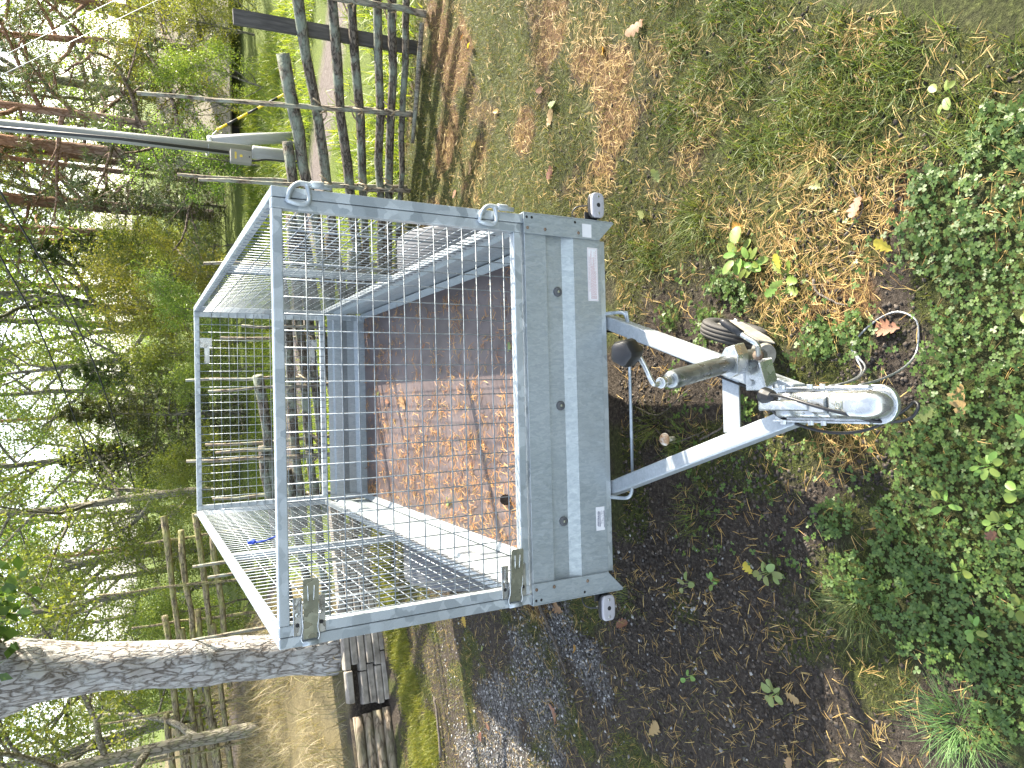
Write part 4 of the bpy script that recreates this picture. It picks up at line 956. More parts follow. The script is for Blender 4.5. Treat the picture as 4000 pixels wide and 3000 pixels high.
def leaf_cards(P, D, per, spread, size, rng_, aspect=.55, name='crown'):
    P = np.repeat(np.array([tuple(q) for q in P]), per, 0); n_ = len(P)
    P = P + rng_.normal(0, spread, (n_, 3)); sz = size * rng_.uniform(.6, 1.3, n_)
    u = rng_.normal(0, 1, (n_, 3)); u[:, 2] -= .4; u /= np.linalg.norm(u, axis=1)[:, None]
    t = rng_.normal(0, 1, (n_, 3)); t[:, 2] *= .4; vv = np.cross(u, t); vv /= np.linalg.norm(vv, axis=1)[:, None]
    nn = np.cross(u, vv)
    A = P; B = P + u * (sz * .45)[:, None] + vv * (sz * aspect * .5)[:, None] + nn * (sz * .08)[:, None]
    Cc = P + u * sz[:, None]; Dd = P + u * (sz * .45)[:, None] - vv * (sz * aspect * .5)[:, None] + nn * (sz * .08)[:, None]
    return npmesh(name, np.stack([A, B, Cc, Dd], 1).reshape(-1, 3), np.arange(n_ * 4).reshape(-1, 4))
def tufts(P, D, per, length, width, rng_, name='crown', fwd=.6):
    P0 = np.array([tuple(q) for q in P]); D0 = np.array([tuple(q) for q in D]); P = np.repeat(P0, per, 0); D = np.repeat(D0, per, 0); n_ = len(P)
    u = rng_.normal(0, 1, (n_, 3)) * .75 + D * fwd; u /= np.linalg.norm(u, axis=1)[:, None]
    t = rng_.normal(0, 1, (n_, 3)); vv = np.cross(u, t); vv /= np.linalg.norm(vv, axis=1)[:, None]
    L = length * rng_.uniform(.6, 1.25, n_); P = P + rng_.normal(0, length * .25, (n_, 3))
    V = np.stack([P + vv * (width * .5), P - vv * (width * .5), P + u * L[:, None]], 1)
    return npmesh(name, V.reshape(-1, 3), np.arange(n_ * 3).reshape(-1, 3))

SPEC = {
 'oakish': [dict(seg=.5, wob=.06, tap=.7, n=9, up=.02), dict(num=11, t0=.16, ang=58, angv=18, len=.48, seg=.35, wob=.13, up=.05, n=6, tap=.8), dict(num=7, t0=.2, ang=48, angv=20, len=.42, seg=.25, wob=.18, n=4, tap=.8), dict(num=6, t0=.15, ang=45, angv=25, len=.42, seg=.14, wob=.22, n=3)],
 'bushy': [dict(seg=.35, wob=.08, tap=.75, n=6, up=.02), dict(num=12, t0=.06, ang=48, angv=20, len=.50, seg=.25, wob=.14, up=.06, n=5), dict(num=7, t0=.15, ang=45, angv=20, len=.45, seg=.18, wob=.2, n=3), dict(num=5, t0=.1, ang=45, angv=25, len=.42, seg=.12, wob=.22, n=3)],
 'pine_low': [dict(seg=.5, wob=.025, tap=.75, n=10), dict(num=34, t0=.10, ang=78, angv=14, len=.25, cone=.55, seg=.25, wob=.13, up=.03, n=5, phyl=1, rad=.045), dict(num=8, t0=.22, ang=48, angv=18, len=.36, seg=.16, wob=.16, up=.02, n=4), dict(num=5, t0=.2, ang=42, angv=20, len=.36, seg=.09, wob=.2, up=.03, n=3)],
 'pine_tall': [dict(seg=.6, wob=.018, tap=.55, n=10), dict(num=20, t0=.24, ang=72, angv=20, len=.15, seg=.3, wob=.15, up=.0, n=5, phyl=1, rad=.04), dict(num=5, t0=.3, ang=48, angv=22, len=.36, seg=.2, wob=.18, n=4), dict(num=4, t0=.3, ang=42, angv=20, len=.36, seg=.1, wob=.2, up=.03, n=3)],
 'spruce': [dict(seg=.4, wob=.012, tap=.9, n=7), dict(num=60, t0=.02, ang=88, angv=10, len=.30, cone=.86, seg=.2, wob=.06, up=-.02, n=4, phyl=1, rad=.02), dict(num=11, t0=.1, ang=55, angv=12, len=.34, seg=.11, wob=.1, n=3)],
}
PROTO = {}
def proto(kind, variant, H, r0):
    T_ = Tree(hash((kind, variant)) % 1000 if False else {'oakish': 10, 'bushy': 20, 'pine_low': 30, 'pine_tall': 40, 'spruce': 50}[kind] + variant)
    d0 = (T_.r.uniform(-.05, .05), T_.r.uniform(-.05, .05), 1); T_.grow((0, 0, -.15), d0, H, r0, 0, SPEC[kind])
    rg_ = np.random.default_rng(variant + 3)
    tm = T_.br.mesh('trunk', True)
    if kind in ('oakish', 'bushy'): cm = leaf_cards(T_.pts, T_.dirs, 6 if kind == 'oakish' else 8, .14, .105 if kind == 'oakish' else .085, rg_)
    elif kind == 'spruce': cm = tufts(T_.pts, T_.dirs, 7, .085, .022, rg_, fwd=.9)
    else: cm = tufts(T_.pts, T_.dirs, 9 if kind == 'pine_low' else 12, .085, .013, rg_)
    PROTO[(kind, variant)] = (tm, cm)
    return tm, cm
SIZES = {'oakish': (8.0, .15), 'bushy': (4.2, .055), 'pine_low': (9.0, .085), 'pine_tall': (13.0, .14), 'spruce': (4.2, .06)}
BARK = {'oakish': 'grey_bark', 'bushy': 'grey_bark', 'pine_low': 'pine_bark', 'pine_tall': 'pine_bark', 'spruce': 'grey_bark'}
LEAF = {'oakish': 'leaf_deciduous', 'bushy': 'leaf_deciduous', 'pine_low': 'needle_pine', 'pine_tall': 'needle_pine', 'spruce': 'needle_spruce'}
for k_, (h_, r_) in SIZES.items():
    for v_ in range(3 if k_ in ('oakish', 'bushy') else 2): proto(k_, v_, h_, r_)
MCACHE = {}
def plant_tree(name, kind, variant, x, y, label, cat='tree', group=None, scale=1.0, rz=0.0, leaf=None, zoff=0.0, thick=1.0, crown=True):
    t = empty(name, (x, y, gh(x, y) + zoff), rz); t.scale = (scale * thick, scale * thick, scale) if thick != 1.0 else (scale,) * 3
    tm, cm = PROTO[(kind, variant)]
    lf = leaf or LEAF[kind]
    if not tm.materials: tm.materials.append(MATS[BARK[kind]])
    key = (kind, variant, lf)
    if key not in MCACHE:
        c2 = cm if not cm.materials else cm.copy()
        c2.materials.clear(); c2.materials.append(MATS[lf]); MCACHE[key] = c2
    a = bpy.data.objects.new('trunk', tm); col.objects.link(a); a.parent = t
    if crown:
        c = bpy.data.objects.new('crown', MCACHE[key]); col.objects.link(c); c.parent = t
    tag(t, label, cat, group); return t

# the big oak on the bank
om = MB(); orand = random.Random(9)
pth = smooth_path([(-2.245, 4.44, .20), (-2.225, 4.44, .42), (-2.185, 4.45, .80), (-2.145, 4.45, 1.25), (-2.08, 4.45, 1.75), (-2.03, 4.46, 2.10), (-1.99, 4.47, 2.45), (-1.93, 4.48, 2.75), (-1.84, 4.5, 3.1), (-1.75, 4.5, 3.6), (-1.7, 4.6, 5.0)], 6)
rads = []
for q in pth:
    z = q.z; r_ = .185 + .06 * max(0, (.75 - z)) ** 1.5 + (.05 * math.exp(-((z - 2.75) / .35) ** 2)) - max(0, z - 3) * .03
    rads.append(r_)
def knobby(pts, rad, n, lumps):
    mb_ = MB().tube(pts, rad, n)
    out = []
    for v_ in mb_.v:
        p = Vector(v_); k = int(0)
        c = min(pts, key=lambda q: (q - p).length_squared); d = (p - c)
        nz = mnoise.noise(p * 3.1) * .020 + mnoise.noise(p * 9.0) * .009
        for lx, ly, lz, lr, lh in lumps:
            nz += lh * math.exp(-((p - Vector((lx, ly, lz))).length / lr) ** 2)
        out.append(tuple(p + (d.normalized() * nz if d.length > 1e-6 else d)))
    mb_.v = out; return mb_
oak = tag(empty('oak_tree'), 'big oak with pale grey furrowed trunk on the bank behind the blocks', 'tree')
knobby(pth, rads, 36, [(-1.97, 4.33, 1.50, .09, .06), (-2.06, 4.27, 1.42, .07, .05), (-2.10, 4.27, 1.95, .06, .035), (-1.95, 4.36, 1.62, .07, .03), (-2.03, 4.28, 2.45, .09, .03)]).build('trunk', 'oak_bark', oak, True)
knobby(smooth_path([(-2.02, 4.48, 2.45), (-2.16, 4.50, 2.85), (-2.35, 4.55, 3.3), (-2.6, 4.6, 4.6)], 6), [.15 - .003 * k for k in range(19)], 20, []).build('limb', 'oak_bark', oak, True)
To = Tree(77)
for p_, d_, l_ in (((-1.95, 4.5, 2.75), (.9, -.15, .25), 1.1), ((-1.75, 4.5, 3.3), (.9, -.5, .2), 2.2), ((-1.7, 4.6, 3.8), (.4, .9, .3), 2.4), ((-2.4, 4.55, 3.4), (-.8, .3, .3), 2.2), ((-2.1, 4.55, 3.2), (-.3, -.9, .5), 1.8), ((-1.7, 4.6, 4.6), (.8, .3, .6), 2.4), ((-2.6, 4.6, 4.4), (-.6, -.3, .8), 2.2), ((-1.8, 4.6, 4.9), (0, .2, 1), 2.6)):
    To.grow(p_, d_, l_, .055, 1, SPEC['oakish'])
To.br.build('limb', 'grey_bark', oak, True)
link('crown', leaf_cards(To.pts, To.dirs, 4, .10, .10, np.random.default_rng(8), .7), 'leaf_oak', oak)

G1 = 'pines standing along the road'
for (x, y, v_, s_, rz, th, lb) in ((5.48, 15, 0, 1.0, .3, .95, 'grey-barked pine directly left of the utility pole'), (5.32, 16, 1, .95, 1.9, .45, 'slender orange-barked pine left of the utility pole'), (4.78, 17, 1, 1.05, 4.0, 1.08, 'stout straight pine trunk above the right rear corner of the cage'), (4.87, 20, 0, 1.1, 2.2, .95, 'reddish pine with a thick limb reaching left'), (5.31, 24, 1, 1.1, 5.2, .75, 'pale-edged pine standing behind the reddish pine'), (3.88, 20, 0, 1.0, 3.1, .38, 'thinnest pine stem above the cage')):
    plant_tree('pine_tree', 'pine_tall', v_, x, y, lb, 'tree', G1, s_, rz, None, 0, th)
plant_tree('pine_tree', 'pine_low', 0, 4.47, 10.6, 'low-branched pine behind the utility pole', 'tree', None, 1.0, 1.0)
plant_tree('pine_tree', 'pine_low', 1, 6.9, 12.5, 'bushy grey-green pine above the timber shed', 'tree', None, 1.0, .2, None, -.5)
plant_tree('pine_tree', 'pine_low', 0, 8.6, 14.5, 'grey-green pine at the right edge behind the shed', 'tree', None, 1.1, 3.2, None, -.8)
plant_tree('pine_tree', 'pine_low', 1, 5.9, 17.5, 'pine crown filling the gap behind the low-branched pine', 'tree', None, 1.1, 2.0)
DEC = 'deciduous trees at the edge of the wood'
for (x, y, k_, v_, s_, rz, lf, lb) in (
    (2.57, 18, 'oakish', 0, 1.0, .4, None, 'mossy trunked tree above the right rear corner of the cage'),
    (2.77, 25, 'oakish', 1, 1.1, 2.0, None, 'leafy tree just left of the mossy trunked tree'),
    (1.18, 17, 'oakish', 2, .62, .4, 'leaf_yellowish', 'yellow-green sunlit tree above the middle of the cage'),
    (-1.58, 11.5, 'oakish', 0, .60, 3.3, None, 'many-stemmed leafy tree at the left rear of the cage'),
    (-1.28, 20, 'oakish', 1, .85, 5.0, None, 'tall leafy tree behind the dark spruce'),
    (-4.05, 20, 'oakish', 2, .95, 1.0, None, 'leafy tree behind the lamp post'),
    (-3.9, 15, 'oakish', 1, .65, 4.1, 'leaf_yellowish', 'light green tree left of the cage'),
    (-6.31, 14, 'oakish', 0, .72, 5.6, None, 'leafy tree left of the big oak'),
    (-6.9, 19, 'oakish', 2, .9, 2.6, None, 'tall leafy tree far behind the left fence'),
    (-4.15, 7.6, 'oakish', 1, .62, 1.3, 'leaf_yellowish', 'crooked dark-limbed tree at the left edge'),
    (8.3, 19, 'oakish', 1, 1.0, .9, None, 'light green tree behind the pines on the right'),
    (6.5, 24, 'oakish', 2, 1.05, 3.9, None, 'leafy tree far behind the utility pole'),
    (.3, 24, 'oakish', 0, .85, 1.7, None, 'leafy tree far behind the middle of the cage'),
    (-9.2, 17, 'oakish', 0, .9, .2, None, 'leafy tree at the far left beyond the fence')):
    plant_tree('leafy_tree', k_, v_, x, y, lb, 'tree', DEC, s_, rz, lf)
for i, (x, y, v_, s_, lb) in enumerate(((-.12, 11.5, 0, .72, 'dark young spruce behind the middle of the cage'), (.75, 13.5, 1, .70, 'dark spruce right of the young spruce behind the cage'), (3.6, 16.5, 0, .95, 'olive spruce between the pine trunks'), (4.3, 14.2, 1, .62, 'small olive spruce left of the utility pole'), (-.95, 13.2, 1, .75, 'dark spruce left of the young spruce behind the cage'), (5.1, 13.2, 0, .6, 'yellow-green small spruce right of the utility pole'))):
    plant_tree('spruce_tree', 'spruce', v_, x, y, lb, 'tree', 'young spruces', s_, i * 1.1)
BU = 'bushes along the road'
brand = random.Random(21)
for i, (x, y) in enumerate(((1.6, 10.2), (2.4, 11.5), (.6, 9.6), (-.6, 9.8), (-1.5, 9.6), (3.2, 12.6), (4.9, 9.2), (6.2, 10.2), (5.6, 8.6), (1.9, 13.5), (-2.6, 12), (-3.6, 10.8), (-5.2, 11.4), (-6.6, 10.6), (-7.6, 12.2), (-5.6, 8.8), (7.6, 11), (.2, 15), (-2.2, 15.5), (3.9, 9.9), (2.9, 15), (5.4, 11.5), (6.9, 9.4), (1.2, 12), (-1.0, 15), (-4.4, 13.2), (-3.0, 9.4), (-8.6, 10), (-6.0, 15.5), (4.4, 18), (2.0, 17), (8.2, 12.6), (-.2, 18), (-3.4, 17.5))):
    plant_tree('bush', 'bushy', i % 3, x, y, 'leafy green bush in the undergrowth along the road', 'bush', BU, brand.uniform(.45, .65) * (.55 if y < 10 else .68 if y < 13 else .8), brand.uniform(0, 6.28), 'leaf_yellowish' if i % 4 == 1 else None)
# the wood beyond
FW = 'trees of the wood beyond the road'
for i in range(26):
    a = -36 + 74 * i / 25 + brand.uniform(-1.2, 1.2); d = brand.uniform(30, 46)
    x = d * math.sin(R(a)); y = d * math.cos(R(a)) - 2
    if i % 3 == 0: plant_tree('pine_tree', 'pine_tall', i % 2, x, y, 'tall pine in the wood far beyond the road', 'tree', FW, brand.uniform(.9, 1.2), brand.uniform(0, 6))
    else: plant_tree('leafy_tree', 'oakish', i % 3, x, y, 'leafy tree in the wood far beyond the road', 'tree', 'leafy trees of the wood beyond the road', brand.uniform(.75, 1.15), brand.uniform(0, 6))

# trees standing out of frame on the right: they dapple the ground round the trailer
OF = 'trees out of frame on the right that shade the trailer'
for i, (k_, v_, x, y, s_) in enumerate((('oakish', 0, 9.2, .6, 1.0), ('oakish', 1, 11.8, 1.4, 1.1), ('pine_tall', 0, 8.0, -1.0, .9), ('oakish', 2, 12.6, -1.4, 1.15), ('oakish', 0, 10.2, -3.2, 1.1), ('oakish', 1, 15.0, 2.6, 1.15))):
    plant_tree('leafy_tree' if k_ == 'oakish' else 'pine_tree', k_, v_, x, y, 'tall tree beyond the right edge shading the parking ground', 'tree', OF, s_, i * 1.3)

# ------------------------------------------------------------------ small things on the ground and in the trailer
leaf_mat('leaf_brown', [(.20, .11, .055), (.32, .20, .11), (.26, .15, .08), (.15, .075, .04)], .2, .6)
leaf_mat('leaf_yellow', [(.52, .36, .06), (.45, .33, .07)], .35, .5)
leaf_mat('leaf_palegreen', [(.20, .27, .09), (.26, .31, .12), (.15, .22, .06)], .35, .5)
leaf_mat('leaf_plant', [(.10, .19, .035), (.15, .25, .05), (.19, .28, .07), (.08, .15, .03)], .35, .42)
leaf_mat('leaf_oakling', [(.10, .18, .04), (.17, .25, .06), (.13, .21, .04)], .35, .42)
def outline_oak(L):
    pts = []
    half = [(0, .02), (.10, .05), (.16, .16), (.25, .20), (.30, .12), (.38, .22), (.48, .30), (.54, .17), (.62, .28), (.72, .33), (.77, .19), (.86, .22), (.95, .14), (1.0, 0)]
    return [(x * L, y * L) for x, y in half] + [(x * L, -y * L) for x, y in reversed(half[:-1])]
def outline_oval(L, wd=.30): return [(L * (.5 - .5 * math.cos(a)), L * wd * math.sin(a) * (1.1 if a < 1.2 else 1)) for a in np.linspace(0, 2 * math.pi, 15)[:-1]]
def leaf_mesh(outl, curl, cup, seed, name):
    r = random.Random(seed); L = max(p[0] for p in outl); v = []
    for x, y in outl: v.append((x, y, cup * y * y / L + curl * (x / L) ** 2 * L + r.uniform(-.02, .02) * L))
    k = len(v); nmid = 5
    for j in range(nmid): x = L * (j + .5) / nmid; v.append((x, 0, curl * (x / L) ** 2 * L - .015 * L))
    f = []
    for i in range(k):
        a, b_ = i, (i + 1) % k
        ma = min(nmid - 1, int(v[a][0] / L * nmid)); mb_ = min(nmid - 1, int(v[b_][0] / L * nmid))
        f.append((a, b_, k + mb_))
        if ma != mb_: f.append((a, k + mb_, k + ma))
    me = bpy.data.meshes.new(name); me.from_pydata(v, [], f); me.update(); me.polygons.foreach_set('use_smooth', [True] * len(me.polygons)); return me
OAKL = [leaf_mesh(outline_oak(1.0), c, u, i, 'oak_leaf') for i, (c, u) in enumerate(((.10, .9), (-.15, 1.4), (.25, -.8), (.05, .4)))]
OVAL = [leaf_mesh(outline_oval(1.0, w_), c, u, i + 9, 'oval_leaf') for i, (w_, c, u) in enumerate(((.30, -.18, .5), (.36, -.10, .7), (.22, -.25, .4)))]
LM = {}
def leaf_obj(name, me, mat, loc, size, rz, tilt=(0, 0), parent=None):
    key = (me.name, mat)
    if key not in LM: q = me.copy(); q.materials.append(MATS[mat]); LM[key] = q
    o_ = bpy.data.objects.new(name, LM[key]); col.objects.link(o_); o_.location = loc; o_.scale = (size,) * 3; o_.rotation_euler = (tilt[0], tilt[1], rz); o_.parent = parent; return o_
lr_ = random.Random(31)
special = [(.612, -.757, 'leaf_brown', .075, 'pale tan oak leaf on the bare soil patch at the right'), (.425, -.852, 'leaf_yellow', .06, 'yellow and brown leaf on soil beside the clover at the right'), (.665, -.625, 'leaf_palegreen', .06, 'pale green leaf on the bare soil at the right'),
           (.205, -.865, 'leaf_brown', .085, 'mottled brown leaf inside the wire rope loop'), (-.045, -1.025, 'leaf_brown', .09, 'curled brown oak leaf at the tip of the coupler'), (-.010, -.965, 'leaf_palegreen', .075, 'pale green leaf beside the tip of the coupler'), (.62, -.30, 'leaf_yellow', .06, 'yellow-edged brown leaf near the oak seedling'),
           (-.37, -1.08, 'leaf_brown', .05, 'small tan leaf lying on the clover'), (-.60, -.30, 'leaf_yellow', .055, 'ochre leaf on dark soil at the left'), (-.97, -.42, 'leaf_brown', .06, 'brown leaf beside the pale weed at the left'), (-1.05, .95, 'leaf_brown', .11, 'large brown leaf on the needle heap left of the trailer'), (-1.18, .85, 'leaf_yellow', .05, 'bright yellow leaf on the gravel left of the trailer'),
           (1.60, .20, 'leaf_brown', .10, 'pinkish brown leaf on the turf at the right'), (1.42, .98, 'leaf_brown', .09, 'brown leaf on the needle litter right of the trailer'), (-1.40, .30, 'leaf_brown', .09, 'curled brown leaf on the gravel at the left'), (-1.65, 1.05, 'leaf_brown', .10, 'brown lobed leaf on gravel at the lower left')]
for x, y, mt, sz, lb in special:
    tag(leaf_obj('fallen_leaf', lr_.choice(OAKL), mt, (x, y, gh(x, y) + .018), sz, lr_.uniform(0, 6.28), (lr_.uniform(-.3, .3), lr_.uniform(-.3, .3))), lb, 'leaf')
for i in range(34):
    x, y = (lr_.uniform(.7, 2.4), lr_.uniform(-.5, 2.6)) if i % 2 else (lr_.uniform(-2.6, -.8), lr_.uniform(-.6, 3.0))
    tag(leaf_obj('fallen_leaf', lr_.choice(OAKL), lr_.choice(['leaf_brown', 'leaf_brown', 'leaf_brown', 'leaf_palegreen', 'leaf_yellow']), (x, y, gh(x, y) + .02), lr_.uniform(.045, .085), lr_.uniform(0, 6.28), (lr_.uniform(-.4, .4), lr_.uniform(-.4, .4))), 'small dry leaf lying loose on the open ground beside the trailer', 'leaf', 'loose dry leaves')

def rosette(name, x, y, leaves, mesh_pool, mat, size, label, cat='plant', group=None, lift=(.02, .05), special_leaf=None, stem=True):
    t = tag(empty(name, (x, y, gh(x, y))), label, cat, group)
    for k in range(leaves):
        a = k * 2.4 + lr_.uniform(-.4, .4); d = lr_.uniform(.005, .035) * size / .05; h = lr_.uniform(*lift)
        mt = special_leaf if (special_leaf and k == 0) else mat
        leaf_obj('leaf', lr_.choice(mesh_pool), mt, (d * math.cos(a), d * math.sin(a), h), size * lr_.uniform(.7, 1.2), a, (lr_.uniform(-.25, .25), lr_.uniform(-.45, .15)), t)
        if stem: MB().tube([(0, 0, -.01), (d * math.cos(a), d * math.sin(a), h)], [.0014, .0010], 5).build('stalk', mat, t, True)
    return t
rosette('oak_seedling', .400, -.505, 9, OAKL, 'leaf_oakling', 0.058, 'oak seedling with one yellow leaf right of the jockey wheel', special_leaf='leaf_yellow', lift=(.03, .08))
rosette('weed', .480, -.350, 16, OVAL, 'leaf_plant', 0.037, 'round-leaved weed between the jockey wheel and the turf')
rosette('weed', .52, -.30, 7, OVAL, 'leaf_plant', 0.058, 'long-leaved weed next to the round-leaved weed')
rosette('weed', -.577, -.372, 8, OVAL, 'leaf_palegreen', 0.037, 'pale broad-leaved weed on the dark soil left of the drawbar')
rosette('weed', -.665, -.12, 6, OVAL, 'leaf_plant', 0.024, 'tiny light green rosette on the dark soil at the left')
rosette('weed', -.70, .005, 4, OVAL, 'leaf_palegreen', 0.034, 'grey-green seedling near the left front corner of the trailer')
rosette('weed', -.98, -.38, 10, OVAL, 'leaf_palegreen', 0.034, 'sprawling pale weed at the lower left')
rosette('weed', .80, -1.02, 5, OVAL, 'leaf_plant', 0.031, 'light green broad leaf plant at the right front edge')
rosette('weed', -1.06, .02, 3, OVAL, 'leaf_plant', 0.034, 'dark leaf sprig below the left marker lamp')
for i, (x, y, k, s_) in enumerate(((-.16, -1.10, 8, .040), (-.22, -1.18, 7, .042), (-.30, -1.12, 7, .038), (-.06, -1.20, 6, .04), (-.36, -1.20, 6, .036), (-.12, -1.28, 8, .045), (-.44, -1.02, 5, .038), (.04, -1.27, 6, .04), (-.27, -.99, 4, .045), (-.5, -1.15, 5, .04), (-.58, -1.05, 5, .035), (.18, -1.22, 5, .04))):
    rosette('sorrel', x, y, k, OVAL, 'leaf_plant', s_ * .75, 'small plant with oval light green leaves among the clover', 'plant', 'oval-leaved plants in the clover', (.03, .065))

def tuft(x, y, nb, L, label, spread=.03, mat='grass_green'):
    X_ = x + rng.normal(0, spread, nb); Y_ = y + rng.normal(0, spread, nb); az_ = np.arctan2(Y_ - y, X_ - x) + rng.normal(0, .6, nb)
    o_ = ribbons(X_, Y_, ground_h(X_, Y_) - .004, L * rng.uniform(.5, 1.1, nb), rng.uniform(.0014, .0024, nb), az_, rng.uniform(.5, 1.4, nb), rng.uniform(.3, 1.5, nb), mat, 'grass_tuft', None, None, 5)
    return tag(o_, label, 'grass tuft')
leaf_mat('grass_fescue', [(.07, .13, .045), (.11, .18, .06), (.15, .22, .08)], .4, .5)
tuft(-.593, -.690, 260, .13, 'fine fescue tuft at the edge of the clover on the left', .03, 'grass_fescue')
tuft(-.855, -.985, 320, .13, 'fine fescue tuft at the lower left corner', .035, 'grass_fescue')
tuft(-.093, .222, 120, .13, 'grass tuft in the shade under the front panel', .025)
tuft(-.16, .02, 110, .12, 'grass tuft behind the mushroom', .05)
tuft(-.42, -.02, 120, .11, 'grass tuft left of the left drawbar', .05)
tuft(.72, -.08, 240, .14, 'grass tuft right of the drawbar root', .06)
tuft(.78, -.62, 300, .13, 'dense grass tuft beside the bare soil at the right', .07)
tuft(-.86, .42, 90, .09, 'small grass tuft below the left marker lamp', .03)

# mushroom
noise_mat('mushroom_cap', [(.42, (.40, .24, .13)), (.50, (.62, .52, .42)), (.58, (.82, .78, .70))], 26, .6, 0, .3, .002)
plain('mushroom_stem', (.72, .66, .54), .7)
mx_, my_ = -.145, .105; mz_ = gh(mx_, my_)
mu = tag(empty('mushroom', (mx_, my_, mz_)), 'small mushroom with a white-spotted brown cap inside the drawbar triangle', 'mushroom')
ringm = lambda r_, z_: [(r_ * math.cos(a), r_ * math.sin(a), z_) for a in np.linspace(0, 6.283, 21)[:-1]]
MB().loft([ringm(.010, 0), ringm(.009, .03), ringm(.008, .045)]).build('stem', 'mushroom_stem', mu, True)
MB().loft([ringm(.004, .044), ringm(.022, .042), ringm(.026, .045), ringm(.024, .054), ringm(.017, .062), ringm(.008, .066), ringm(.001, .067)]).build('cap', 'mushroom_cap', mu, True)

# twigs
bark_mat('twig', (.03, .024, .02), (.10, .085, .07), (.21, .185, .16), 30, (1, 1, 1), .5, .003)
for pts, r_, lb in (([(.385, -.585), (.345, -.60), (.305, -.66), (.29, -.70)], .0048, 'knobbly dark twig on the needles right of the jockey wheel'), ([(.50, -.70), (.56, -.76), (.60, -.75), (.66, -.72)], .0035, 'thin grey twig on bare soil by the clover'),
                    ([(-.02, .32), (-.05, .18), (.02, .05), (.06, -.02)], .0032, 'long thin twig in the shade under the front panel'), ([(-.11, .20), (-.16, .10), (-.13, -.02), (-.10, -.10)], .0030, 'bent twig beside the mushroom'), ([(-.14, -.06), (-.10, -.16), (-.05, -.22)], .0042, 'short twig inside the drawbar triangle'),
                    ([(-1.05, 1.18), (-1.22, 1.02), (-1.35, .93)], .009, 'lichen-covered stick on the needle heap at the left'), ([(-1.00, 1.13), (-1.05, 1.02)], .006, 'short stick beside the lichen-covered stick'), ([(1.12, .12), (1.16, -.02), (1.08, -.10)], .0030, 'thin pale twig on the turf at the right'), ([(-2.5, 2.62), (-2.25, 2.66), (-2.1, 2.72)], .012, 'peeling birch stick on the edge of the bright grass')):
    P3 = [Vector((x, y, gh(x, y) + .012 + r_)) for x, y in pts]; sp_ = smooth_path(P3, 5)
    tw = MB().tube([q + Vector((lr_.uniform(-1, 1), lr_.uniform(-1, 1), lr_.uniform(-.3, .6))) * r_ * .5 for q in sp_], [r_ * lr_.uniform(.75, 1.2) * (1 - .45 * i / len(sp_)) for i in range(len(sp_))], 7)
    tag(tw.build('twig', 'twig', None, True), lb, 'twig')

# litter on the trailer floor
FZ = .4645
def fdens(X_, Y_): return np.clip(.20 + .75 * sstep(.15, -.35, X_) * sstep(2.6, 1.2, Y_) + .8 * sstep(-.50, -.58, X_) + .25 * sstep(.5, .65, fbm(X_, Y_, .13, 131)), 0, 1) * (.35 + .9 * sstep(.45, .6, fbm(X_, Y_, .07, 121)))
Xf, Yf = sample(4600, -.605, .605, .04, 2.76, fdens)
Xf = np.concatenate([Xf] + [Xf + rng.normal(0, .010, len(Xf)) for _ in range(2)]); Yf = np.concatenate([Yf] + [Yf + rng.normal(0, .010, len(Yf)) for _ in range(2)])
Xf = np.clip(Xf, -.60, .60); Yf = np.clip(Yf, .05, 2.74)
leaf_mat('needle_fresh', [(.42, .22, .06), (.55, .33, .10), (.62, .42, .17), (.36, .17, .05), (.40, .34, .10)], .15, .5)
nf_ = len(Xf)
ribbons(Xf, Yf, FZ + rng.uniform(.002, .010, nf_), rng.uniform(.028, .055, nf_), rng.uniform(.0020, .0032, nf_), rng.uniform(0, 6.283, nf_), rng.normal(.05, .12, nf_), rng.normal(.1, .15, nf_), 'needle_fresh', 'floor_needles', 'orange pine needles strewn over the trailer floor', 'needles', 2, False)
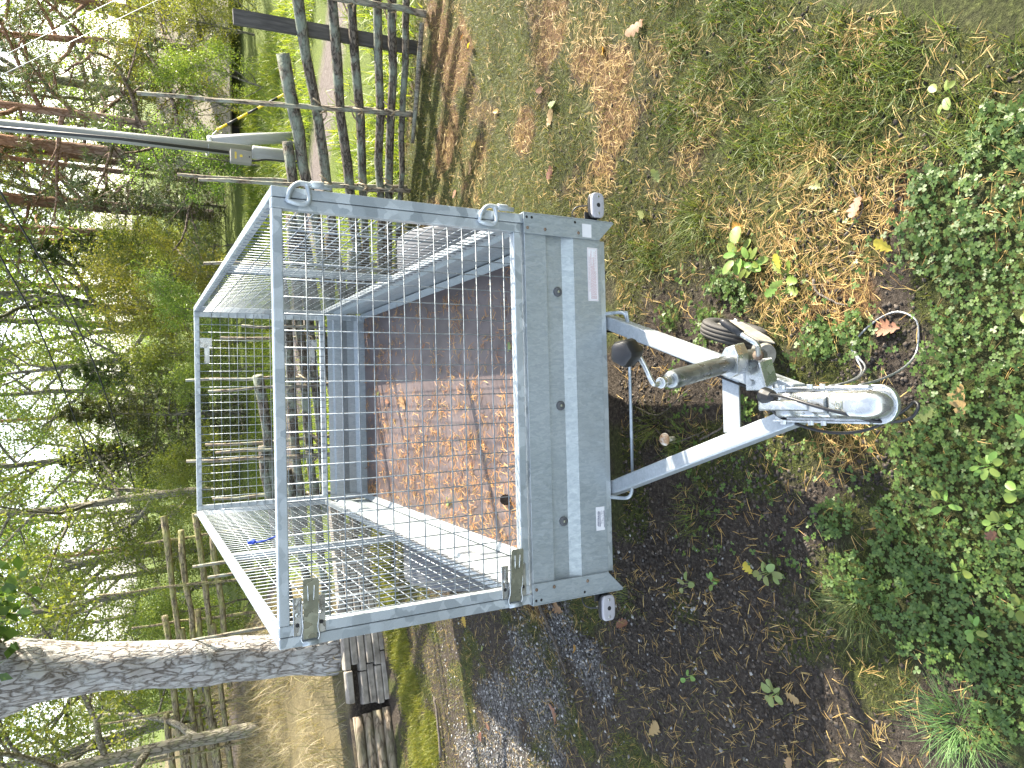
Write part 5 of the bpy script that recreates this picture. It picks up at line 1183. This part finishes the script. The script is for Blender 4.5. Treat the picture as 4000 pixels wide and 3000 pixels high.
for x, y, mt, s_, lb in ((-.02, 1.95, 'leaf_brown', .11, 'large brown oak leaf lying flat in the middle of the trailer floor'), (.02, 2.25, 'leaf_brown', .06, 'curled brown leaf near the tailgate'), (-.08, 2.15, 'leaf_brown', .05, 'dark shrivelled leaf at the edge of the light on the trailer floor'), (.10, 2.45, 'leaf_palegreen', .045, 'pale green leaf at the foot of the tailgate'), (-.30, 1.95, 'leaf_brown', .06, 'curled orange leaf on the lit part of the trailer floor'), (-.52, 1.35, 'leaf_palegreen', .07, 'greenish leaf at the left wall of the trailer floor'), (.28, .62, 'leaf_palegreen', .05, 'pale green scrap near the front of the trailer floor'), (.35, 1.6, 'leaf_brown', .05, 'dark wet leaf on the shaded side of the trailer floor'), (.42, 1.1, 'leaf_brown', .05, 'wet brown leaf near the right wall of the trailer floor')):
    tag(leaf_obj('fallen_leaf', lr_.choice(OAKL), mt, (x, y, FZ + .008), s_, lr_.uniform(0, 6.28), (lr_.uniform(-.2, .2), lr_.uniform(-.2, .2))), lb, 'leaf')
noise_mat('cone', [(.3, (.02, .015, .012)), (.7, (.07, .055, .045))], 60, .8)
pc = tag(empty('pine_cone', (-.41, .66, FZ + .018)), 'small dark pine cone on the front left of the trailer floor', 'cone')
cm_ = MB()
for k in range(60):
    t_ = k / 60; a = k * 2.4; rr = .017 * math.sin(math.pi * (.12 + .8 * t_)) + .002; c_ = Vector((math.cos(a) * rr, (t_ - .5) * .05, math.sin(a) * rr)); o1 = Vector((math.cos(a), .25, math.sin(a))) * .006; s1 = Vector((-math.sin(a), 0, math.cos(a))) * .005
    i = len(cm_.v); cm_.v += [tuple(c_ - s1 - o1 * .8), tuple(c_ + s1 - o1 * .8), tuple(c_ + s1 + o1 * .6), tuple(c_ + o1), tuple(c_ - s1 + o1 * .6)]; cm_.f.append((i, i + 1, i + 2, i + 3, i + 4))
cm_.build('scales', 'cone', pc); MB().tube([(0, -.026, 0), (0, -.01, 0), (0, .012, 0), (0, .027, 0)], [.004, .013, .013, .003], 10).build('core', 'cone', pc, True)
bpy.context.view_layer.update()
